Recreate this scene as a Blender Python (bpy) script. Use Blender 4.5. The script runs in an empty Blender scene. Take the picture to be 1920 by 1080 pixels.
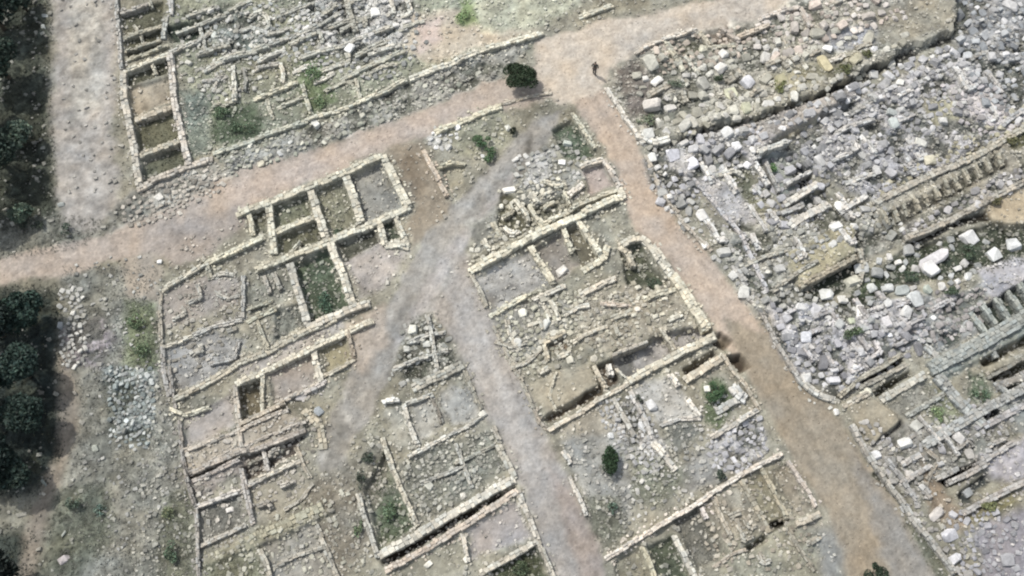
import bpy, math, random
import numpy as np
from mathutils import Vector, Matrix
R = math.radians
random.seed(7); RNG = np.random.default_rng(7)
scene = bpy.context.scene
COL = scene.collection

# ------------------------------------------------------------------ camera, sky, sun, exposure
TILT, HFOV, DIST = R(22.0), R(51.0), 80.7
cam_d = bpy.data.cameras.new('camera'); cam = bpy.data.objects.new('camera', cam_d); COL.objects.link(cam)
cam.location = (0, -DIST*math.sin(TILT), DIST*math.cos(TILT)); cam.rotation_euler = (TILT, 0, 0)
cam_d.angle = HFOV; cam_d.sensor_fit = 'HORIZONTAL'; cam_d.clip_start = 1; cam_d.clip_end = 3000
scene.camera = cam
SUN_EL, SUN_AZ = R(56), math.atan2(0.62, -0.78)     # direction the sun stands in (upper left of the picture)
world = bpy.data.worlds.new('World'); scene.world = world; world.use_nodes = True
wn = world.node_tree; bg = wn.nodes['Background']
sky = wn.nodes.new('ShaderNodeTexSky'); sky.sky_type = 'NISHITA'; sky.sun_disc = False
sky.sun_elevation = SUN_EL; sky.sun_rotation = math.pi/2 - SUN_AZ
sky.air_density = 1.4; sky.dust_density = 3.0
hs_ = wn.nodes.new('ShaderNodeHueSaturation'); hs_.inputs['Saturation'].default_value = .45   # thin high haze: a paler sky
wn.links.new(sky.outputs[0], hs_.inputs['Color']); wn.links.new(hs_.outputs[0], bg.inputs[0]); bg.inputs[1].default_value = 0.145
sd = bpy.data.lights.new('sun', 'SUN'); sd.energy = 2.8; sd.angle = R(1.0); sd.color = (1.0, 0.95, 0.87)
so = bpy.data.objects.new('sun', sd); COL.objects.link(so)
sv = Vector((math.cos(SUN_EL)*math.cos(SUN_AZ), math.cos(SUN_EL)*math.sin(SUN_AZ), math.sin(SUN_EL)))
so.rotation_euler = sv.to_track_quat('Z', 'Y').to_euler(); so.location = sv*60
scene.view_settings.view_transform = 'Standard'; scene.view_settings.look = 'None'
scene.view_settings.gamma = 1; scene.view_settings.exposure = 0.44
scene.cycles.pixel_filter_type = 'BLACKMAN_HARRIS'; scene.cycles.filter_width = 2.1

# ------------------------------------------------------------------ helpers
CP = Vector(cam.location); TH = math.tan(HFOV/2)
def P(px, py, z=0.0):                       # a point of the 1920x1080 plan -> where it lies on the ground (height z)
    nx = (px-960)/960*TH; ny = (540-py)/960*TH
    d = Vector((nx, ny*math.cos(TILT)+math.sin(TILT), ny*math.sin(TILT)-math.cos(TILT)))
    t = (z-CP.z)/d.z
    return Vector((CP.x+d.x*t, CP.y+d.y*t, z))
K = 0.70
def hexlin(h):
    c = [int(h[i:i+2], 16)/255 for i in (0, 2, 4)]
    a = np.array([(v/12.92 if v <= .04045 else ((v+.055)/1.055)**2.4)*K for v in c])
    return a*.68+a@np.array([.21, .72, .07])*.32
_T = [RNG.random((256, 256)) for _ in range(6)]
def vnoise(x, y, s, k=0):
    x = np.asarray(x)/s+91.7*(k+1); y = np.asarray(y)/s+37.3*(k+1)
    xi = np.floor(x).astype(int); yi = np.floor(y).astype(int); fx = x-xi; fy = y-yi
    fx = fx*fx*(3-2*fx); fy = fy*fy*(3-2*fy); T = _T[k % 6]
    g = lambda a, b: T[a & 255, b & 255]
    return ((g(xi, yi)*(1-fx)+g(xi+1, yi)*fx)*(1-fy)+(g(xi, yi+1)*(1-fx)+g(xi+1, yi+1)*fx)*fy)*2-1
def fbm(x, y, s, o=4, k=0, g=.5):
    r = 0; a = 1; t = 0
    for i in range(o):
        r = r+vnoise(x, y, s/2**i, k+i)*a; t += a; a *= g
    return r/t
def pts_of(s): return [tuple(map(float, q.split(','))) for q in s.split()]
def sdf(poly, X, Y):                        # signed distance, positive inside
    poly = np.array(poly); n = len(poly); D = np.full(X.shape, 1e9); ins = np.zeros(X.shape, bool)
    for i in range(n):
        ax, ay = poly[i]; bx, by = poly[(i+1) % n]
        ex, ey = bx-ax, by-ay; L = ex*ex+ey*ey+1e-12
        t = np.clip(((X-ax)*ex+(Y-ay)*ey)/L, 0, 1)
        D = np.minimum(D, np.hypot(X-ax-t*ex, Y-ay-t*ey))
        c = ((ay > Y) != (by > Y)) & (X < ex*(Y-ay)/(ey if ey else 1e-12)+ax)
        ins ^= c
    return np.where(ins, D, -D)
def wpoly(s): return [tuple(P(x, y)[:2]) for x, y in (pts_of(s) if isinstance(s, str) else s)]
def tag(o, label=None, cat=None, group=None, kind=None):
    if label: o['label'] = label
    if cat: o['category'] = cat
    if group: o['group'] = group
    if kind: o['kind'] = kind
    return o

# ------------------------------------------------------------------ materials
def mat_attr(name, rough=.95, nscale=9., namt=.35, bump=.4, bscale=22., dist=.02, spec=.2, fine=40.):
    m = bpy.data.materials.new(name); m.use_nodes = True; t = m.node_tree; N = t.nodes; L = t.links
    b = N['Principled BSDF']; b.inputs['Roughness'].default_value = rough
    b.inputs['Specular IOR Level'].default_value = spec
    a = N.new('ShaderNodeAttribute'); a.attribute_name = 'Col'
    tc = N.new('ShaderNodeTexCoord')
    n1 = N.new('ShaderNodeTexNoise'); n1.inputs['Scale'].default_value = nscale; n1.inputs['Detail'].default_value = 5; n1.inputs['Roughness'].default_value = .65
    n2 = N.new('ShaderNodeTexNoise'); n2.inputs['Scale'].default_value = nscale*.23; n2.inputs['Detail'].default_value = 3
    geo = N.new('ShaderNodeNewGeometry')
    for n in (n1, n2): L.new(geo.outputs['Position'], n.inputs['Vector'])
    ad = N.new('ShaderNodeMath'); ad.operation = 'ADD'; L.new(n1.outputs[0], ad.inputs[0]); L.new(n2.outputs[0], ad.inputs[1])
    mr = N.new('ShaderNodeMapRange'); mr.inputs[1].default_value = .7; mr.inputs[2].default_value = 1.3
    mr.inputs[3].default_value = 1-namt; mr.inputs[4].default_value = 1+namt; L.new(ad.outputs[0], mr.inputs[0])
    mx = N.new('ShaderNodeVectorMath'); mx.operation = 'SCALE'; L.new(a.outputs['Color'], mx.inputs[0]); L.new(mr.outputs[0], mx.inputs['Scale'])
    L.new(mx.outputs[0], b.inputs['Base Color'])
    nb = N.new('ShaderNodeTexNoise'); nb.inputs['Scale'].default_value = bscale; nb.inputs['Detail'].default_value = 4
    L.new(geo.outputs['Position'], nb.inputs['Vector'])
    bp = N.new('ShaderNodeBump'); bp.inputs['Strength'].default_value = bump; bp.inputs['Distance'].default_value = dist
    L.new(nb.outputs[0], bp.inputs['Height']); L.new(bp.outputs[0], b.inputs['Normal'])
    return m
M_ground = mat_attr('earth', nscale=5.5, namt=.16, bump=.7, bscale=7, dist=.06)
M_stone = mat_attr('weathered_stone', nscale=6., namt=.26, bump=.6, bscale=14, dist=.03)
def mat_leaf(name):
    m = mat_attr(name, rough=.7, nscale=3., namt=.3, bump=0)
    return m
M_leaf = mat_leaf('foliage'); M_bark = mat_attr('bark', nscale=12)

def build_mesh(name, V, F, C, mat, smooth=False):      # V (n,3), F list/array, C (n,3) linear colours
    me = bpy.data.meshes.new(name)
    V = np.asarray(V, dtype=np.float32)
    if isinstance(F, np.ndarray):
        nf, k = F.shape
        me.vertices.add(len(V)); me.vertices.foreach_set('co', V.ravel())
        me.loops.add(nf*k); me.loops.foreach_set('vertex_index', F.astype(np.int32).ravel())
        me.polygons.add(nf); me.polygons.foreach_set('loop_start', np.arange(0, nf*k, k, dtype=np.int32))
        me.update(calc_edges=True)
    else:
        me.from_pydata([tuple(map(float, v)) for v in V], [], F)
    ca = me.color_attributes.new('Col', 'FLOAT_COLOR', 'POINT')
    c4 = np.ones((len(V), 4), np.float32); c4[:, :3] = np.clip(C, 0.003, .8); ca.data.foreach_set('color', c4.ravel())
    me.materials.append(mat)
    if smooth: me.polygons.foreach_set('use_smooth', np.ones(len(me.polygons), bool))
    me.update(); return me
def link(name, me, parent=None):
    o = bpy.data.objects.new(name, me); COL.objects.link(o)
    if parent: o.parent = parent
    return o

# ------------------------------------------------------------------ ground heights and ground cover
FS = .1
cx = [55, 62, 75, 95, 130, 180, 260, 400, 700, 1200]
xs = np.concatenate([-np.array(cx[::-1]), np.arange(-50, 50+1e-6, FS), cx])
ys = np.concatenate([-np.array(cx[::-1])+24, np.arange(-26, 33+1e-6, FS), np.array(cx)-18])
GX, GY = np.meshgrid(xs, ys, indexing='xy')
Z = np.zeros(GX.shape); RGB = np.zeros(GX.shape+(3,)); ROUGH = np.full(GX.shape, 1.0)
base1, base2 = hexlin('94917f'), hexlin('827f6c')
w = np.clip(fbm(GX, GY, 6, 3, 1)+.5, 0, 1)[..., None]
RGB[:] = base1*w+base2*(1-w)
EDGE = vnoise(GX, GY, 1.1, 2)*.5+vnoise(GX, GY, .35, 3)*.3
def patch(s, color=None, dz=None, soft=.35, wob=.5, rough=None, hs=.12, amt=1.0):
    poly = wpoly(s); a = np.array(poly); m = 2.0+soft
    x0, x1 = np.searchsorted(xs, a[:, 0].min()-m), np.searchsorted(xs, a[:, 0].max()+m)
    y0, y1 = np.searchsorted(ys, a[:, 1].min()-m), np.searchsorted(ys, a[:, 1].max()+m)
    sl = (slice(y0, y1), slice(x0, x1)); d = sdf(poly, GX[sl], GY[sl]); dw = d+EDGE[sl]*wob
    if color is not None:
        al = (np.clip(dw/(2*soft)+.5, 0, 1)*amt)[..., None]; al = al*al*(3-2*al)
        RGB[sl] = RGB[sl]*(1-al)+hexlin(color)*al
    if dz is not None:
        al = np.clip((d+EDGE[sl]*wob*.25)/(2*hs)+.5, 0, 1); Z[sl] = Z[sl]*(1-al)+dz*al
    if rough is not None:
        al = np.clip(dw/(2*soft)+.5, 0, 1); ROUGH[sl] = ROUGH[sl]*(1-al)+rough*al

# color, height, softness, roughness, polygon; dark strips under ledges and walls: painted shade
GROUND = '''
4a5145 - .9 1.6|-60,-60 92,-60 95,60 88,150 98,260 108,360 100,425 -60,440
2f3a36 - .9 1.5|-60,535 60,540 112,545 112,640 120,760 118,860 70,925 -60,935
7c7d70 - .8 1.4|-60,425 110,405 210,420 150,465 -60,490
3c4640 - .8 1.4|-60,985 60,1000 80,1140 -60,1140
8a8070 - .5 .8|110,660 150,700 150,800 100,930 60,1080 30,1080 60,960 110,850
828378 - .7 1.3|118,500 290,500 300,620 300,700 335,830 350,900 372,1140 110,1140 130,900 160,760 120,640
90888a - .4 1.5|120,620 190,590 215,640 190,690 130,690
7f8a88 - .5 1.6|198,690 285,690 290,770 270,830 205,810
6e7463 - .8 1.4|110,930 200,900 210,1000 150,1080 80,1080
6f715b - .6 1.3|300,930 360,920 372,1100 300,1100
9d9890 - .5 .9|98,-60 216,-60 226,60 214,150 212,250 224,380 180,440 120,425 106,350 97,240 104,120
a4a095 - .6 1.1|130,-60 200,-60 190,200 130,230
6f7a58 - .5 1.2|235,560 290,570 295,690 235,690
9f9585 - .5 .8|215,440 300,440 300,560 240,560
8c9078 - .6 1.3|300,-60 860,-60 980,20 1000,90 850,150 700,210 420,300 380,230 330,100
748074 - .5 1.2|335,170 400,180 395,290 358,295
56664b - .5 1.1|395,200 480,190 495,250 470,265 400,275
6a7b52 - .4 1.1|540,115 605,108 630,190 585,218 560,170
8a8a70 - .6 1.2|480,95 560,85 560,150 470,180
7f8984 - .5 1.5|380,20 470,20 520,80 440,110 380,80
a9a9a4 - .5 1.6|560,-60 770,-60 780,60 700,120 600,90
b9ab92 - .5 .8|775,30 1000,-10 1010,60 900,90 800,120 760,90
c6b0a0 - .4 .8|775,45 825,35 830,75 785,95
77894f - .4 1.1|860,0 900,-10 905,45 865,50
a8aa90 - .5 1|880,-60 1100,-60 1090,10 1010,55 900,60
8f9088 - .4 1.5|760,150 1000,70 940,150 770,215 640,265 430,330 420,300 640,215
9a9a92 - .4 1.4|250,360 400,305 440,330 330,385 210,440 200,400
ab9d8e - .3 .6|-60,500 100,460 210,440 300,395 400,345 480,312 560,290 640,262 720,230 800,205 880,170 940,148 1010,120 1050,180 960,205 880,228 790,260 700,292 600,332 500,378 420,415 330,452 240,482 110,518 -60,540
b5a596 - .5 .5|420,350 640,275 840,200 900,190 640,310 440,390
9b9187 - .5 .7|300,420 440,385 480,400 400,470 330,500 290,480
bfb19d - .3 .5|1005,75 1130,40 1260,15 1400,-10 1600,-60 1440,40 1330,66 1200,96 1142,130 1134,165 1160,205 1120,240 1085,195 1040,200 1000,130
b5aa9a - .4 .6|1230,45 1400,-10 1600,-60 1430,45 1320,68 1190,98 1150,80
b3a08b - .3 .5|1075,190 1134,165 1200,262 1218,335 1262,402 1322,470 1392,560 1442,622 1500,712 1440,760 1395,690 1352,640 1328,600 1290,540 1230,470 1182,420 1166,350 1142,290 1102,240
968972 - .4 .5|1360,600 1442,622 1500,712 1560,762 1605,835 1655,905 1705,975 1780,1140 1590,1140 1552,960 1522,920 1480,840 1430,760 1390,690
978c77 - .6 .5|1480,800 1580,790 1600,870 1560,960 1500,880
8a8780 - .6 .7|1600,850 1700,975 1780,1140 1700,1140 1640,1000
8b8b84 - .6 .8|1420,1010 1560,990 1600,1140 1400,1140
9c9790 - .4 .8|800,440 870,470 930,600 965,690 1003,770 1043,850 1083,930 1122,1000 1146,1140 1042,1140 1000,980 970,900 940,830 900,750 860,665 815,600 760,560
a5a19b - .5 .7|850,560 900,600 960,740 1020,880 1000,900 940,790 880,690
9a8e84 - .4 .7|1030,880 1080,930 1122,1000 1146,1140 1110,1140 1060,1000
8f8470 - .4 .8|722,275 790,262 842,370 850,402 800,440 772,470 757,425 777,382
796c58 - .6 .8|740,300 775,290 800,350 780,372
918e86 - .3 .84|1000,225 1062,200 1015,290 962,345 905,420 862,470 845,520 802,590 752,650 722,720 692,790 642,850 600,905 588,860 620,800 640,720 680,640 720,580 762,510 802,440 862,370 920,310
9c9991 - .25 .8|1000,240 1010,250 880,390 800,520 720,620 690,640 780,500 860,380
a19c96 - .3 .7|960,330 900,420 850,490 800,580 740,650 780,560 860,440
827f76 - .4 .9|600,800 640,760 660,820 650,880 600,905
7c7768 - .5 1.2|590,890 680,860 700,1000 640,1090 590,1060 560,960
a89a88 - .5 .8|650,610 720,570 730,640 680,700 660,680
6f6b62 - .4 1.2|985,255 1005,250 1000,300 975,320
a0a09c - .4 1.2|985,290 1040,280 1030,340 985,360
8b8c84 - .5 1.3|870,420 1000,360 1080,320 1100,330 1020,410 900,470
c4c3bb - .25 1.4|803,262 818,245 848,238 858,250 835,275 808,275
8c8c74 - .4 1.2|830,240 940,200 965,250 930,300 860,290
9e967a -.3 .2 .6|822,312 872,306 868,342 842,358
54634c -.4 .3 1.2|1036,244 1072,222 1118,288 1085,302 1058,290
ad9d92 -.3 .3 .7|1097,318 1130,305 1154,346 1105,362
7a7a66 -.35 .3 1.3|1000,392 1060,365 1075,385 1022,418
6d6a50 -.35 .3 1.3|940,360 990,385 1012,422 960,450 935,420
999995 -.2 .3 1.1|893,520 992,472 1033,530 990,548 930,580 912,572
8a847a -.45 .3 .8|1002,466 1052,436 1068,472 1092,492 1042,526
6f6a55 -.4 .3 .9|1062,436 1084,420 1124,480 1092,500
8c8c7c - .3 1|1100,420 1170,385 1180,430 1150,455 1130,450
5b6049 -.5 .3 1.2|1160,460 1200,455 1222,500 1253,527 1220,544 1178,530
9a937f - .4 1.2|1060,560 1260,520 1325,615 1250,620 1150,665 1090,640
8f8f86 - .4 1.3|925,600 990,560 1080,560 1060,620 960,680
938f8a -.75 .2 .9|1150,667 1253,622 1318,612 1342,626 1180,708 1152,690
66645e -.8 .3 .9|1150,670 1185,655 1190,690 1175,705
a29a82 .25 .3 .7|995,722 1060,692 1108,682 1124,732 1024,786
605440 -.5 .15 1|1012,788 1028,792 1132,738 1128,722
7a6850 -.4 .2 1|1026,646 1058,632 1066,650 1034,666
5d5040 -.7 .2 1|1108,690 1150,672 1160,708 1136,728
5a4d38 -.8 .2 1|1282,692 1338,655 1345,664 1290,704
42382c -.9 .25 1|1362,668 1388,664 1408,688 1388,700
5a503e -.6 .25 1|1328,640 1350,624 1372,640 1358,656
9fa09c - .4 .9|1183,730 1253,702 1290,753 1313,783 1240,797 1213,773
61704d - .3 1.2|1318,722 1350,708 1376,750 1346,802 1322,790
707269 - .4 1.2|1238,800 1282,784 1318,808 1268,856
b4b4b6 - .3 1.6|1330,830 1422,782 1438,842 1382,890 1332,870
9f9d9a - .4 1.6|1130,770 1200,745 1260,860 1230,900 1170,840
9b9481 - .4 .9|1040,805 1140,755 1160,820 1060,830
8c8d87 - .4 1|1055,830 1150,810 1190,900 1180,990 1130,1010 1090,930
7b7d68 - .5 1.2|1180,840 1240,850 1290,890 1230,950 1190,930
8b8b86 - .5 1.2|1290,850 1370,830 1390,880 1290,930
6c6f60 - .5 1.3|1090,930 1160,930 1180,1000 1140,1030 1110,1000
727268 -.4 .3 1|1263,973 1307,953 1333,993 1362,1042 1310,1068
96907d - .4 1|1310,950 1392,905 1440,990 1360,1010
4f5844 -.4 .3 1.1|1215,1024 1262,1008 1300,1100 1240,1100
7c7762 -.3 .3 1|1150,1052 1202,1028 1230,1100 1160,1100
8c8573 -.2 .3 1|1448,882 1476,870 1522,950 1492,975
8a8468 -.2 .3 1|1396,905 1430,885 1474,968 1445,985
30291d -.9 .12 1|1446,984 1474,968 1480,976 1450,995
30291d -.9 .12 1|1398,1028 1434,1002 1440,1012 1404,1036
8d8c78 - .4 1.1|1360,1020 1480,990 1530,1000 1540,1100 1340,1100
888880 -.45 .3 .9|655,330 712,305 752,388 685,412
7b7c66 -.45 .3 1|590,355 642,334 668,414 622,440
6c7058 -.5 .3 1.1|512,388 575,362 588,400 515,428
65664f -.5 .3 1.1|520,440 597,415 608,448 520,476
54634a -.55 .3 1.2|550,495 616,466 656,570 585,604
58594a -.45 .3 1.1|630,456 700,430 708,452 645,490
9c9690 - .4 .9|645,490 712,455 765,470 720,540 675,562
4f5848 -.4 .2 1.1|715,418 736,412 748,445 728,455
707059 -.4 .2 1.1|470,402 498,390 500,436 476,442
8e8a78 -.2 .3 1.1|400,495 495,450 510,478 455,510
9b9389 - .4 .8|302,552 385,512 450,520 445,570 300,620
8a8a7a -.2 .3 1.1|465,510 545,490 560,560 470,590
767a70 -.35 .3 1.1|520,580 565,570 572,605 515,640
8e908f -.15 .3 .9|310,652 400,625 456,640 442,690 332,732
9c978f - .4 1|440,680 640,595 640,625 450,715
a69d93 -.15 .3 .6|340,777 395,766 438,740 440,790 400,820 350,838
6a6148 -.65 .2 1|447,730 487,706 491,772 455,790
9c9184 -.3 .3 .8|500,700 582,660 600,715 557,735 515,755
9b936f -.3 .3 .7|600,650 647,624 660,672 610,703
9f9684 .35 .3 .9|350,850 447,812 530,772 574,790 573,808 487,843 405,872 350,895
5b544a -.25 .15 1|352,893 487,845 572,812 572,822 490,855 355,905
978e84 .15 .3 .9|355,905 450,860 458,885 372,928
5f564c -.4 .2 1|456,880 550,838 555,850 460,900
97927f -.1 .3 .7|462,907 553,866 578,907 533,955 478,973
797970 -.2 .3 1.1|368,953 450,922 458,980 378,1022
86836a .25 .4 1.1|380,1045 600,950 625,962 500,1020 385,1065
8b897f -.1 .4 .9|497,1022 593,982 645,1100 512,1100
7a7b60 - .4 1.2|380,1060 480,1030 500,1100 378,1100
989789 .05 .3 .9|720,765 753,764 777,838 738,846
95948a -.1 .3 .9|763,758 812,740 836,793 784,830
979790 -.1 .3 .9|820,738 882,718 908,783 848,798
7a7d71 -.1 .4 1.2|755,870 850,830 925,810 950,875 790,975 775,940
5d6a4d -.45 .3 1.3|684,915 725,845 742,925 778,985 714,1022
7b7868 - .4 1.2|655,850 720,830 735,920 700,960 665,920
9c9794 -.15 .3 .8|875,998 966,942 992,1006 884,1052
8d8872 -.1 .3 1|740,1068 865,1002 875,1056 800,1100 740,1100
4b5238 -.4 .3 1.2|915,1062 1000,1026 1050,1100 920,1100
322b20 -.5 .12 1|715,1052 965,909 968,916 720,1062
838478 - .4 1.6|770,600 810,588 850,650 850,690 770,720 740,700
9f937b -.25 .3 .9|242,165 320,145 325,188 250,215
69694f -.45 .3 1|255,228 325,205 336,258 262,285
60634e -.5 .3 1.1|265,297 337,270 350,305 270,345
5c5d49 -.35 .3 1.1|235,140 312,112 318,135 240,160
66664f -.35 .3 1.1|228,28 305,5 303,45 232,65
5f5f48 -.35 .3 1.1|235,75 305,55 300,85 238,108
404d40 -.4 .3 1.1|313,55 380,35 385,70 320,80
a5a293 .05 .5 1.5|1140,150 1200,98 1310,56 1440,36 1560,-60 1860,-60 1790,0 1782,62 1700,95 1590,148 1480,196 1400,224 1300,246 1215,272 1180,235
7a7067 - .5 1.3|1150,130 1200,110 1230,160 1220,220 1180,215
6b6b55 -.2 .3 1.2|1262,85 1310,66 1328,90 1285,110
6b5f50 -.2 .3 1|1325,58 1355,55 1378,78 1340,88
8b8776 - .5 1|1640,20 1790,-10 1780,60 1700,90 1640,80
979070 - .7 1.4|1440,140 1560,105 1610,100 1590,140 1480,185
8f9196 - .4 1.3|1540,60 1640,40 1640,90 1560,100
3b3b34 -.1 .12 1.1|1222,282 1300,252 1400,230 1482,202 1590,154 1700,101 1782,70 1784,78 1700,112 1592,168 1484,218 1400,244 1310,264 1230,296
a3a3a3 .3 .4 1.8|1205,300 1290,262 1440,232 1440,275 1430,320 1330,330 1260,390 1215,330
a39c96 .55 .3 1.3|1380,245 1600,165 1605,190 1500,238 1430,278
a2a2a6 .15 .4 1.7|1450,285 1600,195 1780,100 1920,40 1960,200 1880,260 1640,380 1560,340 1500,300
8c8e90 .2 .4 1.8|1790,-60 1980,-60 1980,220 1880,170 1790,80
bdb8b8 .2 .4 1|1780,170 1850,175 1900,220 1880,250 1820,220
9b9778 .2 .5 1.1|1730,190 1790,180 1800,230 1740,240
848a82 -.5 .3 1.1|1422,292 1490,285 1522,345 1480,372 1430,350
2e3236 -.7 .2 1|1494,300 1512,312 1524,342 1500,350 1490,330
7b7c60 .1 .4 1.3|1340,330 1400,320 1440,370 1430,400 1380,385
a3a3a5 .1 .3 1.2|1300,335 1350,322 1432,420 1470,520 1442,545 1380,440
59605a -.5 .2 1|1480,388 1548,350 1552,372 1492,408
97978c .1 .4 1.7|1330,420 1440,420 1500,400 1640,390 1700,450 1600,490 1470,560 1420,600 1380,540
a19a78 .7 .3 1|1470,478 1560,430 1600,430 1602,480 1500,540
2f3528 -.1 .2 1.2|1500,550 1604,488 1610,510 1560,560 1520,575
4e5c3a -.2 .4 1.3|1540,590 1590,560 1640,500 1680,520 1610,600 1570,640 1545,620
9f9a88 .5 .4 1.4|1640,382 1807,308 1874,272 1980,225 1980,345 1790,402 1700,448 1640,440
57554a .15 .3 1.4|1658,408 1868,296 1884,318 1674,432
9a968e .35 .3 1.6|1690,436 1890,326 1980,290 1980,335 1790,398 1700,444
5c5c3c .5 .3 1.2|1880,255 1930,240 1930,285 1890,285
b3a280 .3 .4 .8|1830,385 1980,335 1980,425 1880,425 1850,410
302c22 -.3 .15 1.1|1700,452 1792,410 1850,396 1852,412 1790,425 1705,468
3f4937 -.3 .4 1.5|1690,470 1860,420 1980,430 1980,480 1850,505 1790,525 1700,520 1640,580 1610,560
a0a0a6 .1 .3 .9|1835,505 1912,480 1980,500 1980,560 1860,580
a2a2a6 .2 .4 1.8|1440,565 1560,575 1680,560 1800,560 1760,600 1700,650 1580,745 1510,715 1450,640
8f9495 -.1 .4 1.5|1700,560 1850,540 1850,620 1750,670 1700,640
55605a -.5 .3 1|1765,625 1800,620 1805,640 1780,650
39443a -.6 .3 1.1|1818,592 1930,522 1980,560 1980,570 1850,636
818b84 .3 .4 .9|1740,680 1850,630 1980,580 1980,620 1850,670 1760,712
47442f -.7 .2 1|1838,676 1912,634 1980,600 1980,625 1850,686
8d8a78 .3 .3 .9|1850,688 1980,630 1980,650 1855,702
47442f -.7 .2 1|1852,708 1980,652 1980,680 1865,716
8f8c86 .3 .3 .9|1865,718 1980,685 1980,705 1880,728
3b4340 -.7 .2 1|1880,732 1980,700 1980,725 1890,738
7f8582 .1 .4 .9|1890,740 1980,735 1980,820 1900,810 1860,770
5c6a54 -.2 .3 1.2|1820,700 1850,705 1862,740 1840,765 1815,740
767e64 -.1 .4 1.2|1735,715 1800,760 1800,795 1755,795 1735,760
87877c -.1 .3 1|1665,765 1740,710 1755,745 1700,780
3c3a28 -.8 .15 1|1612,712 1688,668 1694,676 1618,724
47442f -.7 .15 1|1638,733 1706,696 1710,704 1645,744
9b937c .4 .3 .7|1583,760 1627,740 1672,775 1688,793 1640,834 1606,800
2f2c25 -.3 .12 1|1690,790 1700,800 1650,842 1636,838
8b8980 .1 .4 1.4|1625,850 1700,790 1760,800 1860,770 1900,800 1860,860 1760,890 1720,950 1660,900
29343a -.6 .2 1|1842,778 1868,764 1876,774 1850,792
8d7c64 .05 .4 1.1|1720,850 1760,900 1800,960 1860,960 1800,1000 1740,960
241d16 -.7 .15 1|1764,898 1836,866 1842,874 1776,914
3a4141 -.5 .2 1.2|1795,925 1848,890 1858,905 1808,948
807b4f .1 .3 1.2|1815,970 1895,928 1905,940 1830,990
8b8992 -.05 .5 .8|1830,990 1980,930 1980,1140 1850,1140
9c9aa0 .1 .4 1|1840,860 1980,790 1980,900 1860,900
5f6355 -.3 .2 1.2|1650,880 1720,960 1712,968 1640,890
6a6c58 - .3 1.2|1700,960 1720,990 1790,1090 1770,1095 1690,980
'''
PATHS = [  # name, polygon
 ('gravel_track', '98,-60 216,-60 226,60 214,150 212,250 224,380 180,440 120,425 106,350 97,240 104,120'),
 ('dirt_road', '-60,500 100,460 210,440 300,395 400,345 480,312 560,290 640,262 720,230 800,205 880,170 940,148 1010,120 1050,180 960,205 880,228 790,260 700,292 600,332 500,378 420,415 330,452 240,482 110,518 -60,540'),
 ('dirt_path', '1005,75 1130,40 1260,15 1400,-10 1600,-60 1440,40 1330,66 1200,96 1142,130 1134,165 1200,262 1218,335 1262,402 1322,470 1392,560 1442,622 1500,712 1560,762 1605,835 1655,905 1705,975 1780,1140 1590,1140 1552,960 1522,920 1480,840 1430,760 1390,690 1350,640 1328,600 1290,540 1230,470 1182,420 1166,350 1142,290 1102,240 1075,190 1050,180 1010,120'),
 ('gravel_road', '870,490 930,600 965,690 1003,770 1043,850 1083,930 1122,1000 1146,1140 1042,1140 1000,980 970,900 940,830 900,750 860,665 815,600 845,520'),
 ('vehicle_track', '1000,225 1062,200 1015,290 962,345 905,420 862,470 845,520 802,590 752,650 722,720 692,790 642,850 600,905 588,860 620,800 640,720 680,640 720,580 762,510 802,440 862,370 920,310'),
]

LEDGES = '''
0.75 3|1222,280 1300,250 1400,228 1480,200 1590,152 1700,99 1782,68 1793,0 1796,-50
.4 2|1428,282 1500,242 1560,208 1606,190
'''
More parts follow.
